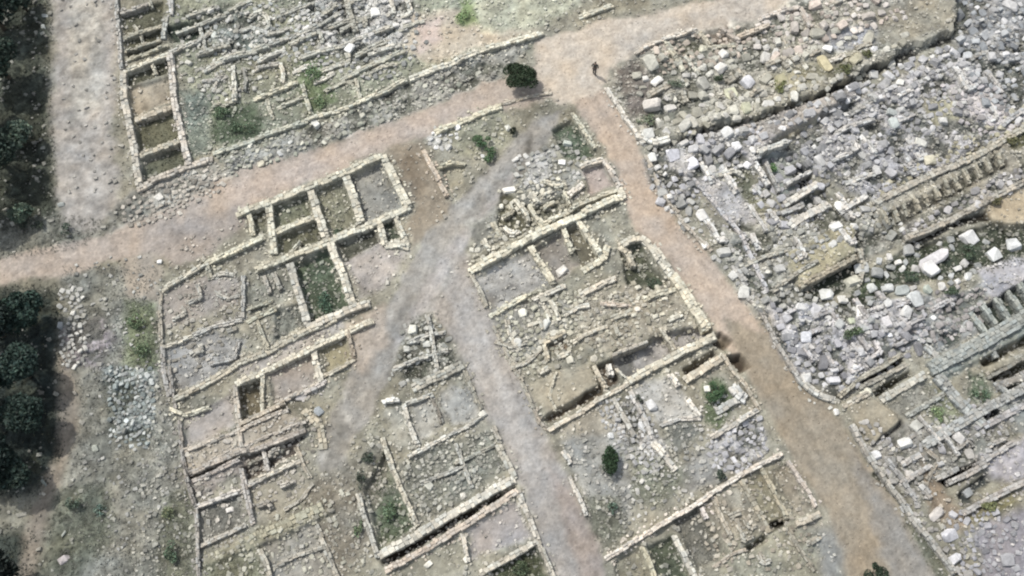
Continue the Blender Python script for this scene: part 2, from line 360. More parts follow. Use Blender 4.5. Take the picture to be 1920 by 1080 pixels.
# pts ; width px ; height m ; colour ; label
WALLS = '''
443,403 467,393 507,378 580,350 647,323 717,292;13;.35;c9c6a8;long pale wall along the upper, road-side edge of the grassy four-room house
717,292 742,340 766,388;15;.4;d6d2b4;cream wall closing the road-side end of the grassy four-room house, right of its grey room
766,388 735,403 690,423 627,447;13;.35;cfcbae;cream wall along the lower side of the two largest upper rooms of the four-room house
627,447 612,457 560,475 513,492 478,506;12;.35;c6c2a2;wall between the shallow grassy rooms and the deep green room of the four-room house
647,323 662,368 677,416;15;.35;cdcab0;rough wall between the grey room and the half-grassed room of the four-room house
580,350 594,395 612,447;15;.35;cac6ac;wall dividing the half-grassed room from the two stacked narrow grass rooms
617,450 628,480 642,512 663,574;14;.4;d2ceb4;cream wall on the right side of the deep green room
513,435 555,419 593,406;11;.3;c9c5a4;short wall between the two stacked narrow grass rooms
503,383 510,430 513,476;13;.35;cbc7a8;wall on the left ends of the two stacked narrow grass rooms
465,394 470,415 474,441;9;.3;cdc9a6;short thin wall left of a tiny grassy cell at the four-room house
493,443 440,468 387,493;11;.3;cdcaa8;low wall running from the grass cell down-left towards the bare yard
387,493 345,518 302,546;9;.28;c2bfa6;thin low wall at the upper edge of the bare tan yard
387,493 393,522;9;.2;b9b69a;stub of wall turning down from the low wall of the bare yard
543,495 558,545 577,608;14;.35;bfbcaa;grey wall on the left side of the deep green room
577,612 620,596 663,578 692,568;14;.35;d0c8b0;wall closing the lower side of the deep green room, near the wheel track
710,412 716,435 723,458;12;.3;cfcbb0;stub wall on the left of the tiny dark cell by the brown lane
740,404 752,432 766,462;10;.3;cdc9ae;thin wall on the right of the tiny dark cell by the brown lane
723,459 745,456 766,462;16;.25;d2ceb4;broken stub of masonry under the tiny dark cell
455,517 456,560 455,597;7;.3;a9aaa2;thin grey upright wall left of the scrubby room, with a dark line of shade
463,603 490,590 517,577;8;.25;b9b796;thin mossy wall between the scrubby room and the two narrow cells
462,580 510,562;6;.2;aead90;faint mossy wall line just above the two narrow cells
483,603 494,632 503,656;7;.3;b6b294;thin wall standing between the two narrow slit cells
327,748 380,722 447,680 500,660 560,628 630,597;11;.3;bfb89c;upper line of the double wall crossing the left quarter
443,720 493,697 553,668 597,647 642,627 700,600;11;.35;d6ceae;bright lower line of the double wall, above the olive pit and the tan rooms
305,650 330,642 360,630;6;.25;cfccb6;thin broken white wall at the upper left corner of the grey gravel yard
303,650 307,700 315,742;9;.2;a5a39c;low grey wall on the left of the grey gravel yard
318,766 345,778 392,764;7;.25;d3cfae;thin crooked pale wall along the top of the flat tan room
440,722 443,757 448,795;9;.3;bbb29e;wall between the flat tan room and the olive pit
491,700 491,735 493,775;8;.3;c6bf9f;thin pale wall on the right side of the olive pit
587,655 594,685 603,716;12;.35;d3cbb0;cream wall between the two sandy rooms beside the wheel track
650,617 658,645 664,674;8;.3;a8977c;thin brown wall end standing at the right of the upper sandy room
453,792 495,775 535,755;9;.25;c0b296;low tan wall closing the lower side of the olive pit
347,845 400,828 447,808 500,785 540,768;8;.2;bfb4a0;upper edge wall of the long brown terrace
352,888 405,868 447,850 487,840 530,824 572,808;9;.15;b5aa9a;retaining wall on the shaded lower edge of the long brown terrace
355,905 400,886 448,862;8;.25;b9aea2;rough wall at the top of the second narrow terrace
492,842 497,862 502,883;8;.3;c0b8aa;short cross wall between the two dark pits under the long terrace
467,905 510,887 562,863;8;.3;cfc6ac;pale wall along the top of the large plain tan room
453,880 462,930 474,982;10;.3;b5aea4;grey wall left of the large plain tan room
555,840 566,868 581,895;8;.25;b0a58a;brownish wall at the upper right corner of the large plain tan room
570,770 600,800 606,842;14;.2;b8ad8c;crumbling earthy wall at the right end of the long brown terrace
367,950 410,935 452,918;8;.3;c6c0b4;pale wall along the top of the pebbly square room in the lower left
367,953 370,1010 374,1100;7;.3;a9a69c;thin left edge wall of the lower left rooms
487,1030 500,1060 512,1100;10;.3;bab6a0;wall left of the large grey floor at the bottom edge
385,1052 450,1020 500,998 560,970 605,950;17;.2;a9a682;mossy earth-covered wall sloping across above the bottom-left grey floor
335,790 345,860 352,905 366,950;7;.3;9a948a;low kerb of stones on the left ends of the narrow terraces
318,690 328,765;7;.3;99958c;faint kerb stones left of the grey gravel yard
670,927 684,970 697,1010 708,1045;10;.35;b7b6a6;straight grey wall on the left side of the sunken grass room
717,822 735,875 752,915 783,985;9;.35;c3bda2;long thin wall on the right side of the sunken grass room
718,753 747,750;9;.5;eeebdc;short bright white wall stub above the three grey floors
757,760 768,800 784,838;9;.25;c2c0b0;thin wall between the first and second of the three grey floors
810,741 818,765 828,792;7;.15;8e8a7c;low dark broken wall between the second and third of the three grey floors
767,854 800,838 840,816;8;.3;d8d6c4;thin straight bright wall below the second grey floor
762,757 790,747 812,738;8;.25;c0bfae;short wall closing the top of the second grey floor
773,728 820,706 867,684;17;.3;b3b3a2;wide pale grey-green wall under the rubble heap beside the gravel road
867,680 882,720 905,775;7;.15;a3a08c;low kerb wall along the gravel road beside the third grey floor
853,868 890,851 928,834;7;.2;a3a492;low broken wall across the pebbly grey-green yard
935,834 950,865 966,898;12;.3;b5b4a2;wall at the gravel road end of the pebbly grey-green yard
713,1040 780,1004 850,962 910,927 963,898;16;.35;ccc9b6;broad cream wall, upper of the two parallel walls ending at the gravel road
723,1068 800,1028 870,985 930,947 970,919;12;.3;d2c0a8;pinkish wall, lower of the two parallel walls ending at the gravel road
971,920 990,965 1008,1012;11;.3;c0bbaa;wall along the gravel road at the end of the lilac-grey floor
867,1000 872,1022 878,1052;8;.3;cbc4b0;short broken wall left of the lilac-grey floor
900,1074 950,1048 1008,1014;11;.3;c2bca6;wall between the lilac-grey floor and the dark grass room at the bottom edge
1010,1016 1025,1050 1044,1100;9;.3;b5b3a2;wall between the gravel road and the dark grass room at the bottom edge
882,508 935,480 1002,443 1052,421 1100,398 1135,382 1166,369;13;.5;ddd8b6;long straight bright cream wall crossing the central block from track to path
1020,420 1055,402 1090,383 1125,369 1160,357;8;.4;ccc8a8;thinner wall running parallel just above the long bright cream wall
1162,355 1168,372;14;.4;d8d2b4;short block of masonry joining the two parallel walls at the brown path
1085,413 1106,448 1129,482;10;.4;ddd7b4;bright wall sloping down right of the walled cell pair under the long cream wall
1056,427 1064,450 1074,471;9;.35;d0caa6;short wall stub dividing the cell pair under the long cream wall
994,462 1013,492 1026,512 1038,532;11;.35;d2cdac;wall between the lilac-grey floor and the sunken square room under the long cream wall
1093,506 1118,493 1134,483 1139,460;12;.35;d4ceaa;hooked wall at the lower right corner of the walled cell pair
992,384 1004,404 1018,424;8;.35;cfcaa8;short wall rising to the thinner parallel wall, left of a scrubby cell
1056,358 1068,386;7;.3;c9c4a2;small wall stub standing on the thinner parallel wall
966,370 985,395 992,412;8;.25;cdc9ae;crumbled wall at the left of the scrubby cells near the wheel track
1090,313 1110,305 1131,298;9;.4;e0d6be;bright wall at the top of the pink-floored room
1131,298 1148,325 1163,354;10;.3;d0c4b0;wall between the pink-floored room and the brown path
1068,366 1080,356 1094,344;11;.4;ddd2bc;wall at the lower left of the pink-floored room
1073,212 1092,240 1115,277;8;.35;c6c4a4;thin wall between the dark green room and the top of the brown path
883,510 900,545 912,574;8;.2;b5b09a;low wall along the gravel road at the left of the lilac-grey central floor
918,592 952,574 988,553;9;.3;d2ceaa;bright mossy wall under the lilac-grey central floor
1090,552 1120,536 1155,520;11;.3;d3c8ac;broken cream wall left of the deep dark pit
1127,568 1155,572 1182,570;8;.25;cbb9a0;low pinkish wall below the broken cream wall
1163,460 1180,450 1203,446 1222,462;13;.35;cfc6a8;curved wall around the top of the deep dark pit
1163,462 1178,475 1188,498;11;.3;c4bb9c;inner curved stub on the left of the deep dark pit
1222,462 1247,498 1262,515;18;.35;ccc8b0;thick stony wall between the deep dark pit and the brown path
1262,515 1290,560 1326,618;19;.4;d8d0ac;thick cream wall along the brown path, below the deep dark pit
1060,622 1020,641 1027,676;8;.3;c9bd98;L-shaped wall around the small brown cell in the central block
1157,690 1167,702 1178,714;6;.35;cfc9ae;short thin wall at the left end of the long sunken trench
1113,687 1124,708 1138,728;8;.35;c4b898;short wall leaning beside the dark slot left of the long trench
1142,684 1146,702;9;.4;dad6c8;small upright white stub between the slots left of the long trench
1150,664 1175,655 1215,640;7;.3;b9b3a0;inner kerb wall on the upper side of the long sunken trench
1030,806 1075,781 1120,752 1180,717;9;.3;cfc5aa;thin pale wall between the raised tan floor and the lower grey yard
1180,715 1230,685 1290,654 1342,630;14;.45;d8d0b0;broad smooth-topped wall below the long trench, ending at the brown path
1284,713 1318,692 1352,672;15;.4;d2c4a2;broad tan wall below the narrow dark channel, ending at the brown path
925,612 950,660 975,708 1000,765;7;.15;aaa48e;low kerb of stones on the gravel road side of the central rubble yard
1000,765 1010,790 1028,806;7;.2;aba08a;low wall at the gravel road corner of the raised tan floor
1257,703 1272,724;11;.35;ded8c8;white wall stub at the upper left corner of the green walled plot
1289,750 1300,765 1314,782;10;.35;dad5c6;white wall stub halfway down the left of the green walled plot
1333,821 1375,796 1421,768;10;.35;c8c3b4;wall between the green walled plot and the white gravel heap
1373,724 1385,740 1399,748;20;.4;d2d2ca;thick white masonry block on the right of the green walled plot
1345,770 1365,758 1386,748;14;.3;babdb4;grey masonry mass in the lower corner of the green walled plot
1358,664 1372,692 1400,725 1425,768;8;.25;bcb094;kerb wall along the brown path beside the green walled plot
1227,833 1248,858 1268,881;12;.35;d4cfbe;cream wall fragment on the slope of grey streaked gravel
1057,847 1070,868;9;.35;d0cdbf;short white wall stub beside the gravel road, left of the bush yard
1067,893 1082,925 1101,966;8;.3;c6c2b4;thin wall between the bush yard and the gravel road
1137,1047 1200,1008 1255,975 1313,940 1360,908 1393,887 1433,868 1467,850;9;.4;dccfba;very long thin pinkish-white wall crossing below the bush yard
1265,1006 1283,1040 1312,1100;11;.35;c8c6b4;thick white wall between the sunken grey floor and the green strip at the bottom
1204,1026 1217,1050 1232,1100;9;.3;bab690;mossy wall on the left of the green strip at the bottom
1478,864 1500,900 1518,925 1531,948;8;.3;cfc0ae;thin pinkish wall beside the widest part of the brown path
1427,877 1446,912 1478,972;9;.25;b5ac88;olive-brown wall between the two sandy cells by the wide path
1390,900 1415,945 1443,998;10;.25;aca385;earthy wall left of the first sandy cell by the wide path
1316,953 1326,972;9;.35;ddcdc0;short pinkish stub hanging from the very long thin wall
1493,982 1515,975 1537,963;12;.3;c0b69c;end wall at the foot of the sandy cells, above a dark slot
1340,1062 1375,1038 1400,1030;8;.2;b5a890;low wall at the bottom of the sunken grey floor
1480,990 1500,1030 1530,1070;8;.15;9d957c;low buried wall line continuing below the sandy cells
230,133 233,187 247,253 254,300 262,352;13;.35;c2bdaa;long left wall of the tall row of rooms beside the gravel strip
319,100 324,150 326,185 337,235 345,270 354,309;12;.4;cac2b2;long right wall of the tall row of rooms in the upper left
258,354 300,334 353,310 398,297;12;.3;bfb6a4;bottom wall of the tall row of rooms, along the dirt road
233,136 260,126 283,117 318,103;8;.35;cfcaac;pale cross wall above the scrubby first room of the tall row
237,112 283,97 315,86;7;.3;b5b394;thin upper cross wall parallel above the pale cross wall
283,113 287,125 293,138;7;.3;c4bfa2;tiny wall stub in the scrubby first room of the tall row
253,222 290,212 323,199;12;.3;c4b89a;broad sandy cross wall between the tan room and the olive room
260,290 300,277 338,263;11;.3;bdb597;cross wall between the olive room and the lowest grass room
222,-50 218,0 222,60 228,130;7;.3;b0aea4;thin grey wall between the gravel strip and the upper left cells
227,24 250,18 277,7;8;.3;b3aea0;short cross wall at the very top left of the ruins
230,70 255,64 280,55 303,46;8;.3;adaa8e;mossy cross wall between the two uppermost left cells
320,-50 321,0 322,28;8;.35;b5b5ae;thin upright wall cut by the top edge, upper left
311,32 307,52 306,72;9;.3;a6aca2;grey-green wall stub left of the small black cell
318,100 345,88 370,78 398,58;8;.3;b9b8a8;rough wall running up-right from the tall row of rooms
383,134 410,117 433,107 480,94;10;.3;b5b6a6;rough wall above the bluish scrub yard
400,118 440,104 470,97 502,85;9;.3;c0c2ac;pale wall continuing up-right through the grey rubble
437,124 440,155 440,190;8;.4;c9c8b4;thin upright white wall left of the green overgrown yard
397,192 420,195 439,190;7;.25;b5b49a;short wall closing the bottom beside the thin upright white wall
477,184 515,170 557,153;8;.35;ccc9a6;cream wall above the overgrown cells in the middle top
567,158 574,185 583,214;8;.3;bcbda0;thin wall on the left edge of the long green strip
400,288 467,267 520,246 573,227;9;.3;b3b9a2;mossy green wall along the lower edge of the upper rubble quarter
573,227 650,202 713,174 762,148;8;.3;cbc9aa;pale wall above the grey verge of the dirt road, left half
768,147 800,137 850,117 893,98;11;.35;d3d1b8;pale wall above the grey verge of the dirt road, middle
893,98 950,83 1018,60;10;.35;dad7b8;bright pale wall above the grey verge, ending at the junction
1088,30 1120,19 1150,9;9;.3;d2cdac;short pale wall beside the junction at the top edge
640,150 680,130 720,112 760,95;8;.25;b7b8a0;faint wall line through the upper middle rubble
500,85 560,62 600,45 640,20;8;.25;b0b3a6;broken wall through the densest upper rubble
817,247 860,228 900,212 940,197;11;.3;d2cda6;cream wall on the lower side of the dirt road, above the green bushes
793,280 812,315 838,367;9;.3;cbb698;pinkish-tan wall on the right side of the brown lane
822,312 845,303 872,306;7;.3;c0b992;thin curved wall at the top of the sandy cell by the brown lane
930,196 985,180 1035,172;7;.15;c6b89c;low kerb along the lower side of the dirt road under the round bush
1137,163 1155,192 1172,222 1184,236 1207,268;8;.35;d3cfc0;thin white wall between the junction and the upper right rubble
1193,98 1220,85 1247,74 1307,54;8;.35;d8cdb8;thin pale wall along the pale road at the top right block
1248,76 1265,104 1282,132;9;.3;c3bfa0;wall running down into the rubble, left of the olive cell
1313,57 1320,68 1330,84;9;.3;bdb496;short wall between the olive cell and the brown cell
1353,50 1370,63 1388,78;9;.3;c0b2a0;short wall right of the brown cell
1383,68 1410,60 1442,46;9;.3;ccb99c;tan wall segment leading into the stones of the upper right block
1330,88 1355,86 1378,84;8;.2;b5b398;low wall line under the brown cell
1472,382 1502,364 1536,342;13;.35;c8c4b6;upper wall of the narrow dark channel in the right-hand rubble
1481,425 1517,402 1556,382;14;.35;cecabc;lower wall of the narrow dark channel in the right-hand rubble
1586,345 1618,332 1640,326;9;.3;bcbab0;short pale wall on the lilac-grey paving of the right-hand rubble
1640,384 1700,352 1760,325 1807,306;12;.3;b5af9c;tan wall running above the row of dark slots
1807,306 1840,290 1874,271 1930,236;12;.3;b8b198;yellowish wall continuing right above the row of dark slots
1695,450 1740,434 1790,408 1850,378 1930,338;11;.3;b0a894;retaining wall on the lower edge of the slotted terrace
1500,538 1550,514 1602,486;10;.3;aea384;retaining wall along the shaded lower edge of the olive mound
1450,545 1500,510 1530,494;8;.25;a9a796;broken wall at the left of the olive mound
1300,335 1340,380 1390,440 1440,545;8;.15;b7b7ba;low kerb on the left of the long lilac-grey paved strip
1210,292 1235,350 1280,415 1335,470;8;.2;b9ae98;low kerb between the brown path and the white boulders, upper part
1390,545 1430,590 1455,640 1500,715;8;.2;b0aba0;low kerb between the brown path and the white boulders, lower part
1502,716 1530,738 1566,750;12;.3;c0c0b4;rounded end wall at the corner where the brown path meets the cross lane
1575,742 1613,710 1650,690 1692,664;8;.3;aaa48c;thin wall above the first dark slot in the lower right terraces
1612,727 1660,704 1700,682;9;.3;a39f8c;wall between the two dark slots of the lower right terraces
1653,748 1690,727 1735,702;15;.3;bab9a8;pale smooth wall below the two dark slots
1745,692 1800,664 1850,638 1930,590;26;.35;9ca6a0;broad grey-green wall crossing the lower right terraces
1757,706 1785,738 1815,770 1845,795;20;.3;a3aaa6;broad grey-green wall running down across the lower right terraces
1737,648 1750,662 1762,680;10;.35;b3b7b2;short thick grey wall stub beside a dark cell, right side
1853,704 1890,683 1930,662;14;.3;969484;narrow wall between the two long dark strips at the right edge
1870,726 1900,711 1930,697;13;.3;96938c;narrow wall under the second long dark strip at the right edge
1733,834 1780,806 1830,777 1870,755 1930,722;18;.35;a6aaa6;long grey wall below the overgrown plot at the lower right
1597,800 1615,830 1640,872;11;.35;b3b0a4;stony edge wall right of the wide path, upper part
1640,872 1668,912 1700,953;9;.35;aaa89c;stony edge wall right of the wide path, middle part
1700,953 1720,985 1741,1010 1790,1075;11;.35;a9a89e;stony edge wall right of the wide path, lower part
1658,858 1690,895 1722,945;9;.35;a6a6a2;inner wall of the narrow gully beside the wide path
1780,905 1815,888 1853,866;10;.35;b5b0a6;pale wall below the brown trench at the lower right
1807,962 1850,938 1885,920 1930,900;11;.35;b0aaa2;wall under the dark overgrown pit at the lower right
1583,760 1605,750 1628,739;10;.2;b5ab92;upper edge wall of the flat tan terrace
1735,840 1760,862 1740,900;8;.2;a39a86;broken curved wall right of the flat tan terrace
330,60 372,46 415,28;8;.3;b6b7a4;rough wall between two rows of small cells, upper left near the black cell
415,28 440,16 470,0;8;.3;b2b4a0;rough wall reaching the top edge, right of the small black cell
372,46 380,70 386,96;7;.25;aeb0a2;short upright wall between rubble cells at the upper left
468,32 485,22 500,30 506,48 492,62;8;.3;c3c4b0;rounded curl of wall like a ruined well, top left quarter
440,60 470,50 505,64 545,50;8;.25;b0b3a6;wavy wall through the grey rubble above the long rough wall
380,152 400,150 425,142;7;.25;b4b2a6;short wall in the bluish scrub yard
400,170 408,150 405,135;7;.25;b3b2a4;upright stub of wall in the bluish scrub yard
455,128 462,150 458,168;7;.3;a8a89a;grey wall stub just right of the thin upright white wall
478,130 500,122 525,118;7;.25;bdb9a8;short wall over the small cells left of the long green strip
525,118 532,138 530,156;8;.3;d2cdb2;short bright wall beside the top of the long green strip
520,200 555,188 575,180;7;.25;b9b79a;low wall closing the overgrown cells left of the green strip
500,185 505,205 512,222;7;.25;b2b196;short cross wall in the overgrown cells, middle top
610,170 640,155 668,150;7;.25;b9b89c;broken wall at the right of the long green strip
668,150 672,175 678,190;7;.25;b6b498;short wall turning down, right of the green strip
560,110 600,96 640,86;8;.25;b9bba8;wall fragment above the long green strip
640,86 690,66 735,50;8;.25;c0c0b0;wall fragment crossing the whitest rubble at the top middle
520,30 560,14 590,0;8;.25;a9ada0;wall fragment touching the top edge in the middle
690,140 715,125 745,120;7;.25;bbb89e;short wall above the grey verge near the junction side
250,45 262,60 268,80;6;.25;aeab92;thin upright partition in the mossy upper left cells
232,95 262,86 300,74;6;.25;a9a68c;thin mossy partition in the upper left cells
276,-30 280,0 284,12;6;.25;aaa78e;stub of partition at the top edge, upper left
1195,255 1230,268 1255,262;12;.3;dcdacb;short stout wall end at the lower left corner of the upper right block
1285,105 1300,122 1312,140;8;.3;c6c4ac;short wall among boulders below the olive cell
1425,35 1470,20 1500,16;8;.3;d2c5b4;pinkish crumbling wall at the top of the upper right block
1500,16 1512,34 1520,52;8;.3;cdc2b2;pinkish wall stub turning down at the top of the upper right block
1556,12 1590,-2 1600,-20;8;.25;c2bba6;tan wall piece at the top edge, right side
1570,250 1600,236 1640,224;9;.3;b9b9b4;short grey wall on the slope below the second ledge
1420,290 1450,277 1475,268;10;.3;c9cabf;pale wall above the grey sunken floor on the right
1345,330 1375,322 1395,330;9;.25;c2c0ae;short pale wall at the head of the mossy patch beside the lilac strip
1390,500 1440,480 1480,470;8;.25;aaa998;broken wall crossing to the olive mound
1610,470 1618,500 1612,530;9;.3;b5b09a;wall stub at the right end of the olive mound
930,640 960,650 990,640;7;.25;bdb9a4;curved low wall in the central rubble near the gravel road
960,690 985,680 1015,655;7;.25;bfbaa4;short wall below the curved one in the central rubble
1075,640 1100,625 1140,610;8;.25;c6bea2;low cream wall across the sandy centre of the block
1210,560 1240,548 1268,540;10;.3;d3cba6;short cream wall joining the thick wall by the brown path
1060,590 1085,575 1105,572;8;.3;cfcab4;short cream wall in the heap of central stones
945,425 960,440 975,432;8;.3;d5d0ba;hooked wall fragment beside a dark hollow near the wheel track
1020,340 1045,350 1062,345;8;.3;d3cfb2;short cream wall above the scrubby cells
395,520 415,512 440,515;7;.2;b9b8a8;faint wall in the rough yard left of the scrubby room
400,545 425,560 448,552;7;.2;b0afa2;faint second wall in the rough yard, left of the thin grey upright wall
560,740 590,728 612,715;8;.3;cfc8be;pale wall ending at the wheel track, below the sandy rooms
1850,640 1862,655 1872,668;10;.3;9fa6a0;cross wall between the first two long dark strips at the right edge
1775,735 1740,756 1700,780;10;.25;a0a498;grey-green wall going down-left from the broad cross wall, toward the tan terrace
1905,760 1885,735 1868,716;10;.3;9fa5a2;grey wall turning up from the long grey wall at the right edge
1845,800 1890,775 1930,755;12;.3;a8a8aa;lower parallel wall just under the long grey wall, by the right edge
1900,830 1870,850 1830,872;9;.3;aca8a2;short pale wall above the brown trench at the lower right
1690,905 1715,892 1745,872;9;.3;b3afa8;short pale wall beside the gully, lower right
380,870 470,832 560,796;7;.15;b8ae9c;low wall line along the middle of the long brown terrace
377,1022 420,1003 460,984;8;.3;bab6a6;pale wall closing the bottom of the pebbly square room
453,918 500,890 540,872;7;.25;c0b8a8;thin wall continuing from the pebbly room toward the large plain tan room
533,955 560,940 585,905;7;.2;b2aa94;low wall at the lower right of the large plain tan room
545,470 556,460 562,450;6;.25;c4c0a2;very short wall stub in the lower narrow grass room
395,680 440,672 446,640;7;.2;aeaea8;faint corner wall at the right of the grey gravel yard
925,800 940,830;8;.2;b3b0a0;short kerb stub where the gravel road meets the pebbly yard
1000,560 1030,548 1060,535;9;.3;cfc9b2;short cream wall under the sunken square room
950,600 958,630 975,655;8;.25;c2bea8;short upright wall in the mossy yard of the central block
1040,700 1030,740 1040,770;7;.15;c6bd9c;faint wall line on the raised tan floor
1240,615 1262,650 1268,660;8;.3;c5bc9f;short wall dropping toward the long sunken trench
1150,745 1165,775 1190,815;9;.25;bdb9aa;faint wall down the middle of the streaky gravel slope
1183,733 1200,765 1228,830;9;.25;c3c1ba;wall left of the grey floor in the walled plot block
1240,797 1275,784 1313,783;8;.25;c6c3b8;low wall between the grey floor and the darker floor below it
1340,935 1352,970 1372,1010;8;.25;b8ad92;earthy wall in the middle of the sandy ruins at the bottom
840,816 872,801 905,782;7;.25;b9b8aa;low wall continuing the thin bright wall toward the gravel road
593,984 612,1030 640,1100;9;.3;b5b09c;wall on the right side of the large grey floor at the bottom edge
512,1062 560,1040 618,1022;7;.2;aeaa98;faint low wall across the large grey floor at the bottom edge
448,795 452,830 458,846;7;.25;b9ae9a;short cross wall over the long brown terrace, left part
600,716 560,738 515,757;7;.3;bfb6a4;wall closing the lower side of the wide pinkish sandy room
663,674 640,688 607,704;7;.25;c3b898;wall closing the lower side of the upper sandy room
450,600 400,612 360,628;7;.25;b6b6ac;low wall joining the broken white wall to the thin grey upright wall
302,552 300,600 303,648;7;.25;aba590;low left wall of the bare tan yard
770,640 800,628 835,622;8;.3;bdbdb0;low wall across the heap beside the gravel road, upper
800,590 812,640 820,690;8;.3;b9b9ac;upright wall through the heap beside the gravel road
740,690 775,675 840,655;8;.3;bfbfb2;low wall across the heap beside the gravel road, lower
855,832 866,862 885,915;8;.25;b0b0a2;thin cross wall in the middle of the pebbly grey-green yard
790,905 830,890 870,872;7;.25;b2b2a4;low wall in the lower left of the pebbly grey-green yard
'''
# a run of many short parallel piers: start, end, n, dx, dy, width, colour, label, group
PIERS = [
 ((1652,400), (1862,290), 12, 13, 26, 8, 'aba58f', 'thin short cross wall, one of the comb-like row between dark slots under the tan wall'),
 ((1822,585), (1915,530), 5, 30, 42, 10, 'a3aaa2', 'pale slanting cross wall, one of the row between dark green slots at the right edge'),
]
# loose fragments of wall in the densest ruins: n, min px, max px, two wall directions, colours, label | polygon
FRAG = '''
16 26 60 .88,-.47 .50,.86 c4c3bc,aeaea8,d0cfc8|broken grey-white wall fragment in the dense ruins just right of the brown path|1230,300 1420,290 1560,330 1640,380 1600,430 1440,520 1400,540 1300,400
12 22 50 .90,-.43 .42,.90 c0bba4,cfcab8,b0a993|broken buff wall fragment among the stones of the upper right block|1220,180 1250,130 1400,90 1560,60 1640,90 1590,110 1480,170 1300,230
12 26 60 .90,-.43 .50,.86 b6b6b4,c6c6c2,a6a69f|broken grey wall fragment on the rubble slope below the long cliff|1450,260 1600,200 1780,110 1900,60 1900,230 1740,320 1600,310
16 20 50 .90,-.43 .50,.86 c4c2c4,b2b0b0|broken lilac-grey wall fragment in the heap above the path corner|1450,580 1560,590 1700,560 1800,570 1700,640 1560,720 1510,690
8 30 70 .88,-.47 .55,.83 aeaca4,bdbab2,9c9a92|broken grey wall fragment on the lower right terraces|1640,850 1740,790 1860,800 1900,860 1760,900 1720,940 1680,900
18 36 80 .92,-.38 .20,.98 b8b8a4,c8c7b6,aaaa98|broken mossy wall fragment in the rubble cells of the upper left quarter|340,20 760,-10 780,60 720,140 600,180 420,200 360,150
8 18 40 .90,-.42 .42,.90 cfcab0,bdb79c|broken cream wall fragment tumbled in the central block|930,620 1010,560 1100,560 1240,540 1310,600 1140,660 1000,710
12 18 40 .90,-.42 .42,.90 cfcbb2,bab596|broken cream wall fragment in the scrub above the long cream wall|900,470 960,370 1040,330 1080,350 1060,380 980,430
6 18 36 .92,-.38 .36,.93 b5b2a2,a7a493|broken grey wall fragment in the rough yards left of the four-room house|320,580 440,500 560,520 560,560 450,620 330,700
5 18 36 .90,-.42 .42,.90 bab5a2,a9a490|broken wall fragment in the sandy ruins at the bottom|1290,960 1400,910 1540,990 1540,1060 1380,1060
3 18 34 .90,-.42 .42,.90 b8b3a4,a39d8e|broken wall fragment in the brown ruins at the lower left|360,900 560,800 580,900 470,960 380,1010
'''
